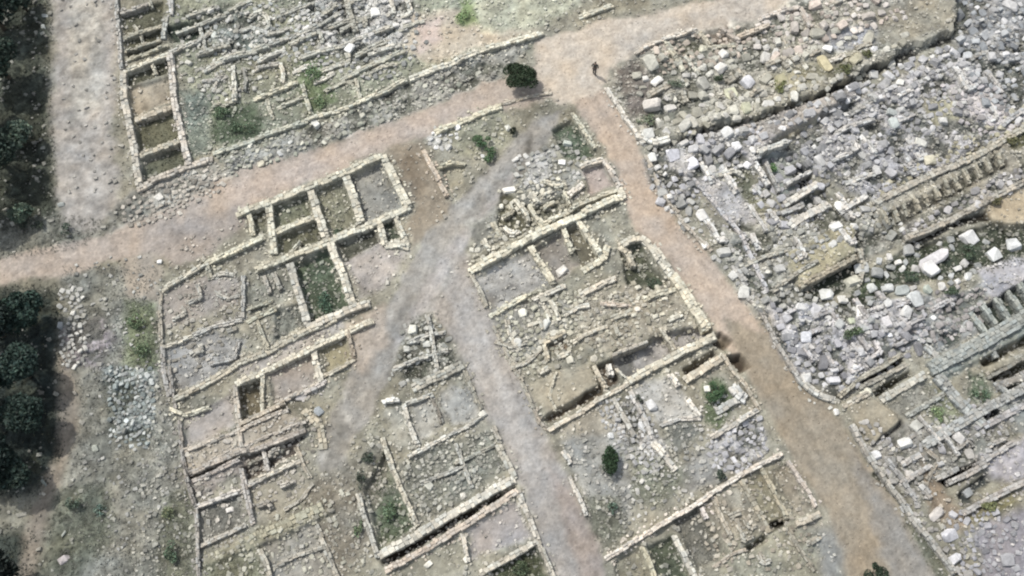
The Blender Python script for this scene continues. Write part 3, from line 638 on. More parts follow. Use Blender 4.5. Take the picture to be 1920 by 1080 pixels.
# rubble: n, min px, max px, kind, colours, label | polygon
RUBBLE = '''
172 11.0 26.25 boulder cdcdd2,bcbcc0,d6d4ce,a9a9aa|pale lilac-grey boulder in the heap beside the brown path, under the long cliff|1215,285 1290,262 1420,250 1420,300 1330,335 1260,400 1225,360
110 13.200000000000001 36.6 boulder c3c1b0,d6d4c6,b0ad9b,dcd9d0|buff boulder among the scrub of the upper right block|1190,130 1240,110 1400,90 1560,60 1640,60 1600,140 1480,190 1300,240 1220,255
90 11.0 29.3 boulder c9b9aa,d6ccc0,dcd4ca|pinkish-grey stone scattered at the top of the upper right block|1380,70 1500,15 1640,0 1700,30 1560,70 1460,110
172 9.680000000000001 27.4 boulder b6b6b8,c6c6c6,9fa0a2,cfcfca|grey stone of the dense rubble slope below the long cliff|1440,240 1600,170 1780,90 1850,170 1760,240 1640,300 1500,290
149 10.89 29.0 boulder a9afb3,c2c6c8,8f959a,d0d0d0|blue-grey boulder in the top right corner rubble|1800,10 1925,-20 1925,240 1850,200 1795,120
69 9.9 21.25 boulder d6cfd0,c6c0c2,b5b0ae|pinkish-white stone of the bright patch at the right|1760,160 1860,170 1920,230 1870,260 1800,230
138 10.89 29.0 boulder a6a6aa,b9babf,c6c5c1,939494|grey stone on the lilac paving of the right-hand rubble|1440,300 1640,270 1760,300 1640,370 1560,330 1540,400 1460,440 1400,330
103 10.89 30.5 boulder c9c9c2,dedcd6,b0b0aa|white boulder lining the right side of the brown path|1230,340 1290,380 1350,440 1440,560 1430,590 1340,480 1270,420
126 9.680000000000001 27.4 boulder b0b0ac,c6c6c0,9c9d94|grey stone between the lilac strip and the olive mound|1440,420 1500,420 1640,390 1700,440 1600,440 1470,500 1440,530
86 14.520000000000003 39.6 boulder d2d2cc,c0c4c2,e0ddd6,a9aca8|large white boulder in the dark green hollow on the right|1540,590 1600,520 1690,470 1830,440 1910,450 1830,510 1720,560 1610,630
172 12.100000000000001 33.5 boulder aeaeb4,c2c2c6,cfcfd0,98989c|lilac-white boulder of the heap above the path corner|1445,570 1560,570 1570,640 1690,600 1770,570 1720,660 1590,735 1510,710
80 9.9 23.2 boulder b0aaa6,c3bebc,9b9694|grey stone of the rubble between the hollow and the terraces|1690,540 1850,540 1840,600 1770,640 1700,640
60 9 20 boulder aaa9ac,bcbcb9,98978f|grey stone of the rubble on the lower right terraces|1620,850 1690,800 1760,790 1860,750 1900,790 1850,850 1750,880 1720,950 1680,900
69 9.9 21.25 boulder a5a29b,b9b5ad|grey stone along the right edge of the wide path|1600,790 1640,860 1700,940 1760,1020 1800,1080 1840,1060 1760,960 1700,880 1640,800
72 9 19.8 boulder a2a2a8,b9b9bd|grey stone at the bottom right corner|1760,970 1850,960 1925,980 1925,1090 1820,1090
192 8 16.5 boulder c2c0a8,aeac94,d4d0bc|cream stone tumbled in the central block below the cream wall|930,600 1000,550 1090,545 1090,590 1000,700 960,680
112 8 15.400000000000002 boulder c0baa0,d4cfb8,aaa48c|cream stone on the sandy ground inside the central block|1090,550 1230,520 1320,620 1180,650 1080,680 1030,650
96 8 15.400000000000002 boulder cfcab2,b5b098,dcd8c4|cream stone in the scrubby cells above the cream wall|940,360 1050,330 1070,390 990,440 890,490 880,470 940,430
80 8 15.400000000000002 boulder b9b9b0,a5a69c,d0cfc8|grey stone spilled below the dark green room|960,300 1060,270 1100,300 1060,350 960,350
34 8 16 boulder b9bab0,a3a59a,c6c6bc|pale grey stone of the heap beside the gravel road|765,605 812,590 852,655 800,710 720,730 740,680
112 7 14.3 boulder aab0ac,c0c4be,d3d3cc|grey stone of the rubble in the upper left quarter|380,20 640,-10 700,60 560,110 440,110 380,90
144 8 16.5 boulder bcbcb6,d2d0ca,a4a7a2|whitish stone of the dense rubble at the top middle|560,0 770,-10 800,80 720,150 600,130 560,70
96 7 14.3 boulder b5b6a4,a1a592,c9c8b4|mossy stone along the verge of the dirt road|410,290 600,230 780,165 900,130 800,200 600,270 430,330
80 7 15.400000000000002 boulder bdb5a6,d0c8b8,a39c8e|tan stone of the scatter left of the dirt road bend|230,380 330,345 400,320 420,350 330,400 240,430
96 7 13.200000000000001 boulder a8b0ae,93a09e,c4cac6|blue-grey stone of the debris strip at the left|205,690 285,690 290,780 270,840 210,830
150 5 10 boulder 8f8f88,a3a39b,b5b5ad|grey stone on the left gravel slope|120,480 300,480 300,700 340,860 350,1000 240,1080 160,900 170,700
40 6 10 boulder a6a39a,96948b,b0ada4|small grey stone on the wide gravel strip|110,0 210,0 215,260 220,370 130,400 110,200
96 7 14.3 boulder b0afa6,9a9a90,c9c6bc|stone scattered in the bush yard|1090,830 1180,840 1420,780 1430,850 1300,930 1160,990
72 7 14.3 boulder bcb29c,a69c88,cec6b2|tan stone in the sandy ruins at the bottom|1290,960 1400,900 1540,980 1540,1070 1360,1070
80 7 13.200000000000001 boulder a9a89a,c0bfb0|stone in the pebbly grey-green yard|760,880 930,800 950,870 790,970
72 7 14.3 boulder aca594,c3bcae|stone in the brown ruins at the lower left|350,840 600,780 590,900 470,960 370,1010
64 7 13.200000000000001 boulder aaa894,bfbda8|stone in the scrub at the bottom left|390,1030 640,920 700,960 680,1070 400,1075
64 7 14.3 boulder b5b0a2,9f9a8c|stone scattered in the bare left yards|310,560 450,520 450,620 330,720 310,700
90 12 28 boulder c6c4b4,b5b19c,d8d4c4,a39f8a|buff boulder crowding the lip of the long cliff|1210,245 1300,215 1400,195 1480,165 1590,118 1690,70 1700,98 1590,152 1482,202 1400,232 1300,254 1220,282
80 12 26 boulder c9c9ca,dcdcdc,b0b0b2|whitish boulder at the foot of the long cliff|1270,285 1400,250 1485,222 1592,174 1700,118 1780,88 1790,110 1600,190 1500,235 1430,262 1300,300
70 10 22 boulder b9b6b6,cbc8c6,a5a2a0|grey-lilac stone heaped on the slotted terrace|1690,440 1890,330 1925,320 1925,345 1790,402 1700,450
70 9 18 boulder bab494,a59f82,cac5aa|buff stone on the upper edge of the slotted terrace|1640,375 1800,300 1925,230 1925,200 1780,280 1640,350
40 9 20 boulder e2e1da,f0f0ec,c9c9c0|white stone of the small bright heap beside the dirt road|800,265 818,243 852,236 860,250 835,278
110 9 17 boulder c2c2c6,d2d2d6,a9a9ad|white-lilac stone of the gravel heap below the green walled plot|1330,835 1420,785 1436,840 1382,888 1335,868
110 8 16 boulder c0c0be,acaca8,d2d2ce|grey-white stone of the streaky gravel slope in the bush yard|1120,760 1200,745 1250,860 1220,890 1150,830
80 8 16 boulder bdbcb0,d2d0c4,a5a496|pale stone around the walls of the upper left rubble cells|330,40 560,-10 560,110 440,190 350,170
60 8.8 17.1 boulder c9b9a6,b9ab98|pinkish stone in the walled cells at the top of the upper right block|1200,100 1380,50 1400,100 1250,140
70 10 20 boulder a9a9a0,bcbcb4,d0d0c8|grey stone beside the olive mound|1450,560 1500,545 1560,580 1600,540 1610,600 1540,620
60 8 15 boulder b2b2aa,c6c5bc|pale stone on the lower slope at the left edge trees|112,540 150,540 160,680 120,690
'''
# hand-placed stones: x,y,size px, stretch, colour, label
STONES = '''
1551,94,22,1.3;f2f2f0;brightest white boulder at the top of the upper right block
656,92,24,1.1;ecece8;large bright white boulder in the dense rubble at the top middle
704,28,26,1.2;e4e4de;large white boulder near the top edge, top middle
1322,461,20,1;e8e6de;round white boulder on the right side of the brown path
1636,100,18,1;e6e6e6;white boulder above the long cliff
1400,158,30,1;dcdce0;large white boulder in the middle of the upper right block
1396,212,26,1;c6c6a0;rounded yellowish boulder near the cliff edge
1370,178,34,1.2;c9c9a6;wide yellow-green boulder in the upper right block
1462,155,30,1.4;c0b888;ochre boulder beside the dark yellow-green scrub
1545,125,34,2;c8bc8c;long ochre boulder above the long cliff
1600,120,26,1.3;bdb694;pale ochre boulder with vertical streaks above the long cliff
1360,255,28,1.1;e2e2de;white block lying just under the long cliff
1638,140,24,1;d2d2cc;whitish block standing just below the long cliff
1686,158,20,1;d4d4cc;pale boulder on the slope just below the long cliff
1320,92,22,1.3;c9c6ac;pale boulder below the olive cell of the upper right block
1222,200,38,1.2;cfc8be;large pinkish-white boulder cluster stone inside the thin white wall
1215,256,30,1.1;e2e2d8;white boulder at the lower left corner of the upper right block
1260,295,34,1.1;dcdce4;large lilac-white boulder at the left end of the heap beside the path
1295,312,34,1;dadae2;large lilac-white boulder in the middle of the heap beside the path
1222,300,22,1;e8e8e0;white boulder nearest the brown path, above the heap
1400,312,20,1;e0e0e2;square white boulder on the scrubby floor of the right-hand rubble
1670,215,24,1.3;b5bcb8;smooth grey-green boulder beside a dark cleft
1672,236,26,1.2;bcc6c2;large smooth grey-green slab on the right slope
1722,272,24,1.8;e4e2d4;short bright white slab above the slotted terrace
1740,305,28,1;cdc6a8;round buff boulder at the left of the slotted terrace
1575,390,26,1.6;eaeae2;white upright slab right of the narrow dark channel
1563,432,24,1.2;dcdcd6;white boulder below the narrow dark channel
1598,430,20,1.4;e0dfd8;white slanted boulder below the narrow dark channel, right of another
1820,445,40,1.1;dcdcda;largest white boulder in the dark green hollow
1865,475,36,1.1;d8dbd8;white square boulder right of the largest one in the dark green hollow
1905,455,34,1.1;cfd2d2;white boulder at the right edge above the lilac flat
1745,505,38,1.1;dededc;big white boulder in the middle of the dark green hollow
1750,485,46,2.6;d2cfd0;long arched white slab lying across the dark green hollow
1615,503,30,1.2;cdcfca;pale round boulder at the left lip of the dark green hollow
1598,528,28,1.4;c8c6b0;buff boulder below the left lip of the dark green hollow
1548,552,30,1;d0d2cc;pale boulder under the olive mound
1580,562,22,1;dcdad0;small white boulder under the olive mound
1635,540,24,1;c4c8c4;grey boulder on the green floor of the hollow
1665,540,26,1.2;c2c6c4;second grey boulder on the green floor of the hollow, to the right
1690,545,28,1.3;b0b8b4;tall grey-green boulder on the green floor of the hollow
1738,545,22,1.2;b8c2b2;mossy pale boulder in the lower hollow
1660,572,20,1;dcdcd8;small bright boulder at the bottom of the hollow
1596,603,18,1;c0c8a6;mossy boulder in the dark patch left of the hollow
1663,605,32,1.1;d4d2d4;large pinkish-white boulder above the terraces
1697,588,28,1.3;d6d6d2;white boulder right of the large pinkish-white one
1748,598,14,1;f4f4f2;small brilliant white stone in the grey rubble above the terraces
1667,630,14,1;f4f6fa;small brilliant white stone below the large pinkish-white boulder
1510,635,30,1.1;c6cad2;blue-white boulder in the heap above the path corner
1510,710,26,1;e0ded8;white boulder at the tip of the heap above the path corner
1600,696,20,1;e6e4dc;white boulder right above the first dark slot
1570,612,22,1;b9bcb9;grey boulder at the edge of the dark patch
1500,580,24,1.4;d6d6d4;white slab at the top of the heap above the path corner
1622,738,24,1.1;d2cfb8;pale round boulder on top of the flat tan terrace
1568,773,14,1;e4e2da;small white boulder at the corner of the cross lane
1640,855,24,1.2;cfcfcf;white boulder on the edge wall below the flat tan terrace
1695,832,30,1.2;d6d6d0;large pale boulder right of the flat tan terrace
1717,800,28,1.3;bcbcb2;grey boulder between the flat tan terrace and the overgrown plot
1795,823,26,1.1;bcbab6;round grey boulder below the lilac stones of the lower right
1816,852,22,1.2;b0aca4;grey boulder above the brown trench
1705,890,20,1.2;c6c0b8;pale stone inside the gully at the lower right
1818,922,24,1.4;a9aeae;grey boulder lying in the dark overgrown pit
1754,965,28,1.8;c9c2ba;long pinkish-white slab by the right edge of the wide path
1695,952,22,1.2;c4c4c0;pale boulder on the lower edge wall
1780,1005,32,1.3;c6c6cc;large lilac-white boulder with a dark side at the bottom right
1783,1052,30,1.8;c9c9cc;long white boulder at the bottom edge, right side
1888,1050,34,1.2;aaaaae;rounded grey boulder in the bottom right corner
1720,978,14,1;d0cec8;small white stone on the right edge of the wide path
945,356,0,0;x;x
955,357,22,1.6;eeeadc;bright white slab above the scrubby cells near the wheel track
948,403,20,1.5;e6e2d0;bright stone at the left of the scrubby cells
1054,305,18,1.4;e0e0d8;white stone at the foot of the dark green room
1064,265,20,1.6;c6d0c2;pale greenish slab inside the dark green room
905,293,10,1;f0f0ea;tiny bright stone beside the leafy bushes under the cream wall
952,240,16,1;dcdccc;pale stone beside the small dark shrub near the wheel track
980,587,22,1;e2e0ce;white boulder in the mossy yard of the central block
1022,610,22,1.4;d6d8d0;pale slab in the centre of the central rubble
970,645,22,1.4;dcdcd2;pale slanted slab near the gravel road in the central rubble
1068,675,18,1;ece6cc;bright cream stone on the raised tan floor
1113,672,16,1;ddd4bc;cream stone at the corner of the raised tan floor
1140,500,0,0;x;x
1055,505,26,1.6;d6d2c8;pale fallen block under the sunken square room
1020,560,20,1.5;cfc9b2;cream block below the joint of walls in the central block
1195,580,14,1;e8dcc8;pinkish-white stone on the sandy ground of the central block
1325,730,18,1;e6e4d6;white stone beside the leafy shrub in the green walled plot
1145,818,16,1.2;dcdedc;white stone above the egg-shaped bush
1205,800,20,1.8;cfd2d4;white streak-like slab on the grey gravel slope
1220,760,26,1.4;cdcdcc;pale slab on the grey floor left of the green walled plot
905,777,18,1;d6d4c6;pale block at the edge of the gravel road
805,910,20,1;c8c8b8;pale round stone in the pebbly grey-green yard
847,880,14,1;c6c6b8;pale stone in the middle of the pebbly grey-green yard
868,930,16,1;cfcbbc;pale upright stone in the lower pebbly yard
873,873,12,1;bcbcae;small grey stone in the pebbly grey-green yard, right of the middle
803,1058,16,1.3;e6e2d0;white stone on the tan floor at the bottom edge
875,1048,16,1;dcd6c8;pale stone at the end of the short broken wall
775,620,22,1;dcdccc;pale block at the top of the heap beside the gravel road
800,645,20,1.4;cfd0c4;pale slab in the heap beside the gravel road
762,655,16,1;d0d0c4;pale stone at the left side of the heap beside the gravel road
565,745,20,1.6;d2cbc4;pale slab beside the dark gap at the wheel track
598,772,22,1.2;a0a8ac;blue-grey block beside the wheel track
478,815,0,0;x;x
430,955,16,1.3;dcd6cc;bright stone in the pebbly square room
300,492,12,1;e8e8e2;tiny bright white stone by the left path crossing
238,790,10,1;e0ecec;tiny bright stone in the bluish debris strip
178,842,16,1;aab0a2;pale green-grey stone on the left slope
118,1050,24,1.3;b5adac;pale pinkish block at the bottom left, beside the dark trees
40,965,16,2;9a988a;pale stone in the clearing between the dark trees
298,370,18,1;e8e4d8;bright stone in the tan scatter beside the dirt road
235,200,22,1.4;bdb9ae;pale block on the wall between the gravel strip and the tan room
395,22,16,1;ddd9cc;bright stone at the end of a rough wall, upper left
372,30,14,1;d8d4c6;bright stone just left of another at the upper left
362,84,12,1;dcd8cc;pale round stone on the rough wall, upper left
402,68,14,1.5;d0d6cc;pale slab right of the rough wall, upper left
470,275,14,1.4;dcdccc;pale stone on the mossy green wall
526,288,14,1;d6d8d4;pale stone on the grey verge
592,234,22,1.6;dcdcd2;white slab on the verge above the dirt road
545,268,12,1.2;cfd2cc;small pale slab on the verge above the dirt road
490,308,16,1.2;c9c2a8;tan stone at the edge of the dirt road
1040,170,0,0;x;x
1118,280,0,0;x;x
85,30,12,1.4;a9b0ac;pale stone beside the dark trees at the top left
82,52,12,1.6;a9b0ac;second pale stone beside the dark trees at the top left, just below another
116,385,14,1.8;a3aaa4;pale stone at the lower end of the gravel strip
112,575,12,1.2;bcbcb4;pale stone at the upper edge of the lower dark trees
113,610,16,1.6;9aa0a2;grey slab beside the lower dark trees
82,905,12,2.4;8f988e;thin pale slab at the foot of the lower dark trees
120,1000,10,3;9ea49a;thin pale slanting slab near the bottom left
'''
# bushes: x,y, rx px, ry px, height m, colour, n leaves, label
BUSHES = '''
975,150,33,30,1.6;2b3a22;4000;large round dark green bush beside the junction
1142,862,17,27,1.0;263a20;1600;egg-shaped dark green bush in the grey gravel yard
1635,1066,24,30,1.1;283424;900;dark bush cut by the bottom edge on the wide path
903,263,17,14,.7;47613a;500;leafy green bush under the cream wall near the dirt road
917,288,13,16,.6;47613a;400;lower leafy green bush just below its neighbour under the cream wall
960,246,8,9,.5;2e3326;150;small dark shrub near the top of the wheel track
1340,735,20,22,.7;3c5832;600;leafy green shrub in the walled plot beside the brown path
1350,890,9,9,.5;3c4438;150;small dark shrub on the long thin wall below the gravel heap
1197,748,7,10,.4;4a4c44;120;small dark shrub on the grey floor
1148,950,9,12,.4;4a5a4c;130;small grey-green shrub low in the bush yard
1452,308,10,9,.5;55753c;160;bright green shrub above the grey sunken floor on the right
1460,170,12,16,.6;6a6a34;240;yellow-green shrub beside the ochre boulder
1575,140,16,14,.6;5a5c30;260;yellow-green shrub on the lip of the long cliff
1620,110,10,9,.5;55542c;150;dark yellow shrub above the long cliff
1885,268,14,12,.5;66623a;200;yellowish shrub at the end of the slotted terrace
1868,380,16,10,.5;5c5634;200;olive shrub on the orange-tan ground at the right
1265,160,16,12,.5;5b6350;200;grey-green shrub among boulders in the upper right block
1216,225,20,12,.5;62694e;220;olive shrub inside the thin white wall
1348,152,12,10,.5;4f5a40;180;dark shrub between boulders of the upper right block
1590,625,20,14,.6;4a5a3a;300;dark green scrub bush left of the white boulders
1815,470,16,14,.6;3f4c38;260;dark green bush under the largest white boulder
1700,520,22,12,.6;43503c;300;dark green bush in the middle of the hollow
1780,545,14,10,.5;414e38;200;dark green bush at the lower right of the hollow
1760,770,14,18,.5;6a7a4c;240;yellow-green bush in the overgrown plot at the lower right
1838,735,16,14,.5;52644a;220;green bush beyond the grey-green cross wall
1855,950,18,10,.4;70703e;200;yellowish bush below the dark overgrown pit
420,210,22,14,.5;4c5f42;320;green bush in the overgrown yard at the top left
455,240,24,14,.5;48593e;320;lower green bush in the overgrown yard at the top left
585,140,20,22,.5;61784a;320;bright green bush at the top of the long green strip
600,190,14,18,.4;67784e;240;lower green bush in the long green strip
255,600,18,16,.5;5c6c46;260;green bush on the slope left of the bare yard
262,655,20,20,.5;586844;280;lower green bush on the slope left of the grey gravel yard
725,960,20,26,.4;536445;320;green bush filling the sunken grass room
975,1062,22,14,.4;444f33;260;dark bush in the grass room at the bottom edge
605,555,20,26,.35;46604a;320;dark green growth in the deep green room
672,985,8,16,.4;5a6444;160;narrow green shrub left of the straight grey wall
318,960,14,18,.5;666a48;200;olive bush on the slope left of the pebbly room
325,1030,16,22,.5;4a5a42;260;dark green bush at the bottom of the left slope
875,50,0,0,0;x;0;x
868,28,18,20,.4;75894e;240;light green bush near the top edge, left of the junction
1228,525,16,12,.4;4a5440;220;dark growth in the deep dark pit
690,860,16,12,.5;3e463a;200;dark shrub at the lower end of the wheel track
678,895,8,18,.5;3c4438;160;narrow dark shrub above the straight grey wall
630,428,14,9,.3;56604a;130;green growth at the bottom of the half-grassed room
140,940,14,16,.5;4f5c4c;200;scrubby bush at the foot of the lower left slope
190,955,12,10,.4;5c6c60;150;grey-green bush beside the lower left slope
130,430,14,12,.5;525a4e;180;scrubby bush where the path leaves the gravel strip
75,425,12,9,.5;3f463a;160;dark scrub on the upper verge of the left path
48,420,14,10,.5;3f463a;160;dark scrub left of its neighbour on the upper verge of the left path
'''
# trees: x,y, crown radius m, height m, colour, label
TREES = '''
18,20,2.6,4.6;17231d;dark broad tree in the top left corner
30,120,2.3,4.0;1d2a22;dark tree at the left edge, second from the top
-10,200,2.8,4.8;141f1b;very dark tree cut by the left edge, above the dirt road
25,290,2.2,3.6;1f2b23;dark tree at the left edge, third from the top
-5,370,2.4,4.2;18221d;dark tree at the left edge just above the dirt road
60,250,1.4,2.4;3a463a;small grey-green tree in front of the upper dark trees
20,600,2.5,4.4;15221e;dark tree at the left edge just below the dirt road
75,580,1.9,3.4;1e2f28;dark tree at the corner below the dirt road
70,680,2.1,3.8;20302a;dark tree at the middle of the left edge
0,720,2.8,5.0;101b18;blackest broad tree cut by the left edge
80,770,1.8,3.4;1f2d27;dark tree bulging right at the middle of the lower group
25,840,2.5,4.4;13201c;dark tree in the lower half of the left group
60,880,1.6,3.0;24312a;smaller dark tree at the lower tip of the left group
25,1060,2.3,4.0;141b18;dark tree in the bottom left corner
60,0,1.3,2.4;2c382f;small dark tree at the top edge beside the gravel strip
62,400,1.1,1.6;3f4a3c;low bushy tree above the left path
'''

# ------------------------------------------------------------------ shape the ground
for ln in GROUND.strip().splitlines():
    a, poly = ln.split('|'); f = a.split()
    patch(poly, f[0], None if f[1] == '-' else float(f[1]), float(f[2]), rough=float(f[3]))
for ln in LEDGES.strip().splitlines():
    a, pl = ln.split('|'); h, wd = map(float, a.split()); q = np.array(wpoly(pl))
    best = np.full(GX.shape, 1e9); side = np.zeros(GX.shape); along = np.zeros(GX.shape); acc = 0
    for i in range(len(q)-1):
        ax, ay = q[i]; bx, by = q[i+1]; ex, ey = bx-ax, by-ay; L = ex*ex+ey*ey
        t = np.clip(((GX-ax)*ex+(GY-ay)*ey)/L, 0, 1); d = np.hypot(GX-ax-t*ex, GY-ay-t*ey)
        sdn = (ex*(GY-ay)-ey*(GX-ax))/math.sqrt(L)
        m = d < best; best[m] = d[m]; side[m] = sdn[m]; along[m] = (acc+t*math.sqrt(L))[m]; acc += math.sqrt(L)
    side = side+vnoise(GX, GY, 1.6, 5)*.35+vnoise(GX, GY, .5, 4)*.2
    u = np.where(side > 0, side, np.where(side > -.25, .001, 9))+EDGE*.25
    u = np.maximum(u, best)
    f = np.clip(1-u/wd, 0, 1); f = f*f*(3-2*f)
    Z += h*np.where(side > EDGE*.2, f, 0)*np.clip(along/2.5, 0, 1)*np.clip((acc-along)/1.5, 0, 1)
near = (np.abs(GX) < 60) & (GY > -40) & (GY < 45)
relief = fbm(GX, GY, .9, 4, 0, .7)*.11*ROUGH**1.7+fbm(GX, GY, 7, 3, 3)*.10
Z += relief*near+fbm(GX, GY, 60, 3, 2)*.6*(~near)
tone = 1+fbm(GX, GY, .5, 4, 4, .8)*.62*np.clip(ROUGH, .35, 1.6)+fbm(GX, GY, 3.5, 3, 1)*.16
isp = ROUGH < .85
tone = np.where(isp, 1+(tone-1)*.55+vnoise(GX, GY, .14, 5)*.17, tone*(1+fbm(GX, GY, 1.4, 3, 2)*.3)*1.06)
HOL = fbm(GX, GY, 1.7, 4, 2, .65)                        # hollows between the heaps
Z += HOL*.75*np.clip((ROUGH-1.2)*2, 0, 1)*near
scrub_shade = np.clip((ROUGH-1.2)*3, 0, 1)*np.clip(-HOL*7+.15, 0, 1)  # olive scrub tone, with shade painted into the hollows
RGB[...] = RGB*(1-.8*scrub_shade[..., None])+hexlin('42483a')*.8*scrub_shade[..., None]
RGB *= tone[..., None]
warm = fbm(GX, GY, 1.6, 4, 5)[..., None]
RGB *= 1+warm*np.array([.07, .0, -.09])
# wheel ruts and drag streaks that run along the tracks
def streak(p0, p1, wd, k, amt=.09):
    a = P(*p0); b = P(*p1); ux, uy = b.x-a.x, b.y-a.y; L = math.hypot(ux, uy); ux /= L; uy /= L
    s = (GX-a.x)*ux+(GY-a.y)*uy; t = -(GX-a.x)*uy+(GY-a.y)*ux
    al = np.clip(1.5-np.abs(t)/wd, 0, 1)*np.clip(s+1, 0, 1)*np.clip(L-s+1, 0, 1)
    n = vnoise(s, t, 1, k)
    n = vnoise(s/7, t, .45, k)*.6+vnoise(s/3, t, .2, k+1)*.4
    RGB[...] *= (1+n*al*amt*1.6)[..., None]
    Z[...] += n*al*.035
streak((1010, 240), (620, 880), 2.2, 1, .16); streak((840, 500), (1090, 1075), 2.2, 2, .09)
streak((1110, 170), (1380, 580), 2.0, 3, .08); streak((1390, 600), (1660, 1080), 3.0, 4, .08)
streak((20, 500), (960, 170), 1.6, 5, .08); streak((1060, 120), (1440, 10), 2.0, 1, .08)
XI = lambda x: np.clip((x+50)/FS, 0, 999)
FX0 = len(cx); FY0 = len(cx)
def gz(x, y):                                 # ground height under a point
    i = min(max((x-xs[FX0])/FS, 0), 999)+FX0; j = min(max((y-ys[FY0])/FS, 0), 588)+FY0
    a, b = int(i), int(j); u, v = i-a, j-b
    return float((Z[b, a]*(1-u)+Z[b, a+1]*u)*(1-v)+(Z[b+1, a]*(1-u)+Z[b+1, a+1]*u)*v)

ny_, nx_ = GX.shape
cxm = (GX[:-1, :-1]+GX[1:, 1:])/2; cym = (GY[:-1, :-1]+GY[1:, 1:])/2
owner = np.zeros(cxm.shape, int)
for k, (nm, poly) in enumerate(PATHS):
    wp = wpoly(poly); a = np.array(wp)
    m = (cxm > a[:, 0].min()-.5) & (cxm < a[:, 0].max()+.5) & (cym > a[:, 1].min()-.5) & (cym < a[:, 1].max()+.5)
    idx = np.nonzero(m); d = sdf(wp, cxm[idx], cym[idx])+EDGE[:-1, :-1][idx]*.4
    owner[idx] = np.where(d > 0, k+1, owner[idx])
IDX = np.arange(ny_*nx_).reshape(ny_, nx_)
Q = np.stack([IDX[:-1, :-1], IDX[:-1, 1:], IDX[1:, 1:], IDX[1:, :-1]], -1)
VV = np.stack([GX, GY, Z], -1).reshape(-1, 3); CC = RGB.reshape(-1, 3)
for k, nm in enumerate(['ground']+[p[0] for p in PATHS]):
    q = Q[owner == k]
    if not len(q): continue
    used, inv = np.unique(q, return_inverse=True)
    me = build_mesh(nm, VV[used], inv.reshape(q.shape), CC[used], M_ground, smooth=True)
    tag(link(nm, me), kind='structure')

# ------------------------------------------------------------------ stones
import bmesh
def hull_proto(n, rng, box):
    bm = bmesh.new()
    for sx in (-1, 1):
        for sy in (-1, 1):
            for sz in (-1, 1):
                c = np.array([sx, sy, sz*.9])*(1+rng.uniform(-.32, .1, 3))
                if rng.random() < .35:                      # a knocked-off corner: three points in its place
                    for a in range(3): d = c.copy(); d[a] *= rng.uniform(.3, .65); bm.verts.new(d)
                else: bm.verts.new(c)
    for _ in range(5):
        v = rng.normal(size=3); v /= np.linalg.norm(v); bm.verts.new(v*rng.uniform(1.0, 1.35))
    for v in bm.verts:
        l = v.co.length; v.co *= (l*.33+1.15*.67)/l*rng.uniform(.88, 1.06)
    bmesh.ops.convex_hull(bm, input=bm.verts)
    for v in [v for v in bm.verts if not v.link_faces]: bm.verts.remove(v)
    bmesh.ops.bevel(bm, geom=list(bm.edges), offset=.05, segments=1, affect='EDGES', clamp_overlap=True)
    bmesh.ops.triangulate(bm, faces=bm.faces)
    bm.verts.index_update()
    V = np.array([v.co[:] for v in bm.verts]); F = [[v.index for v in f.verts] for f in bm.faces]; bm.free()
    return V*.47, F
prng = np.random.default_rng(3)
BIG = [hull_proto(22, prng, i % 2) for i in range(10)]
SML = []
for i in range(8):
    bm = bmesh.new()
    for c in range(8):
        v = np.array([(c & 1)*2-1, (c >> 1 & 1)*2-1, (c >> 2)*2-1]); bm.verts.new(v*.40*(1+prng.uniform(-.45, .2, 3)))
    for _ in range(3):
        v = prng.normal(size=3); v /= np.linalg.norm(v); bm.verts.new(v*.6)
    bmesh.ops.convex_hull(bm, input=bm.verts)
    for v in [v for v in bm.verts if not v.link_faces]: bm.verts.remove(v)
    bm.verts.index_update()
    SML.append((np.array([v.co[:] for v in bm.verts]), [[v.index for v in f.verts] for f in bm.faces])); bm.free()
class Heap:
    def __init__(s): s.V = []; s.F = []; s.C = []; s.n = 0
    def add(s, V, F, c, facevar=.0):
        s.V.append(V); s.F += [[i+s.n for i in f] for f in F]; s.n += len(V)
        C = np.tile(c, (len(V), 1)); s.C.append(C*(1+RNG.uniform(-facevar, facevar, (len(V), 1))) if facevar else C)
    def mesh(s, name, mat): return build_mesh(name, np.concatenate(s.V), s.F, np.concatenate(s.C), mat)
def stone_geo(proto, x, y, z, sx, sy, sz, rz, tilt=.25):
    V, F = proto; tilt = max(tilt, .4)
    M = Matrix.Rotation(rz, 3, 'Z') @ Matrix.Rotation(random.uniform(-tilt, tilt), 3, 'X') @ Matrix.Rotation(random.uniform(-tilt, tilt), 3, 'Y')
    W = (V*np.array([sx, sy, sz]))@np.array(M).T
    return W, F
def scale_at(px, py): return (P(px+1, py)-P(px, py)).length
placed = []
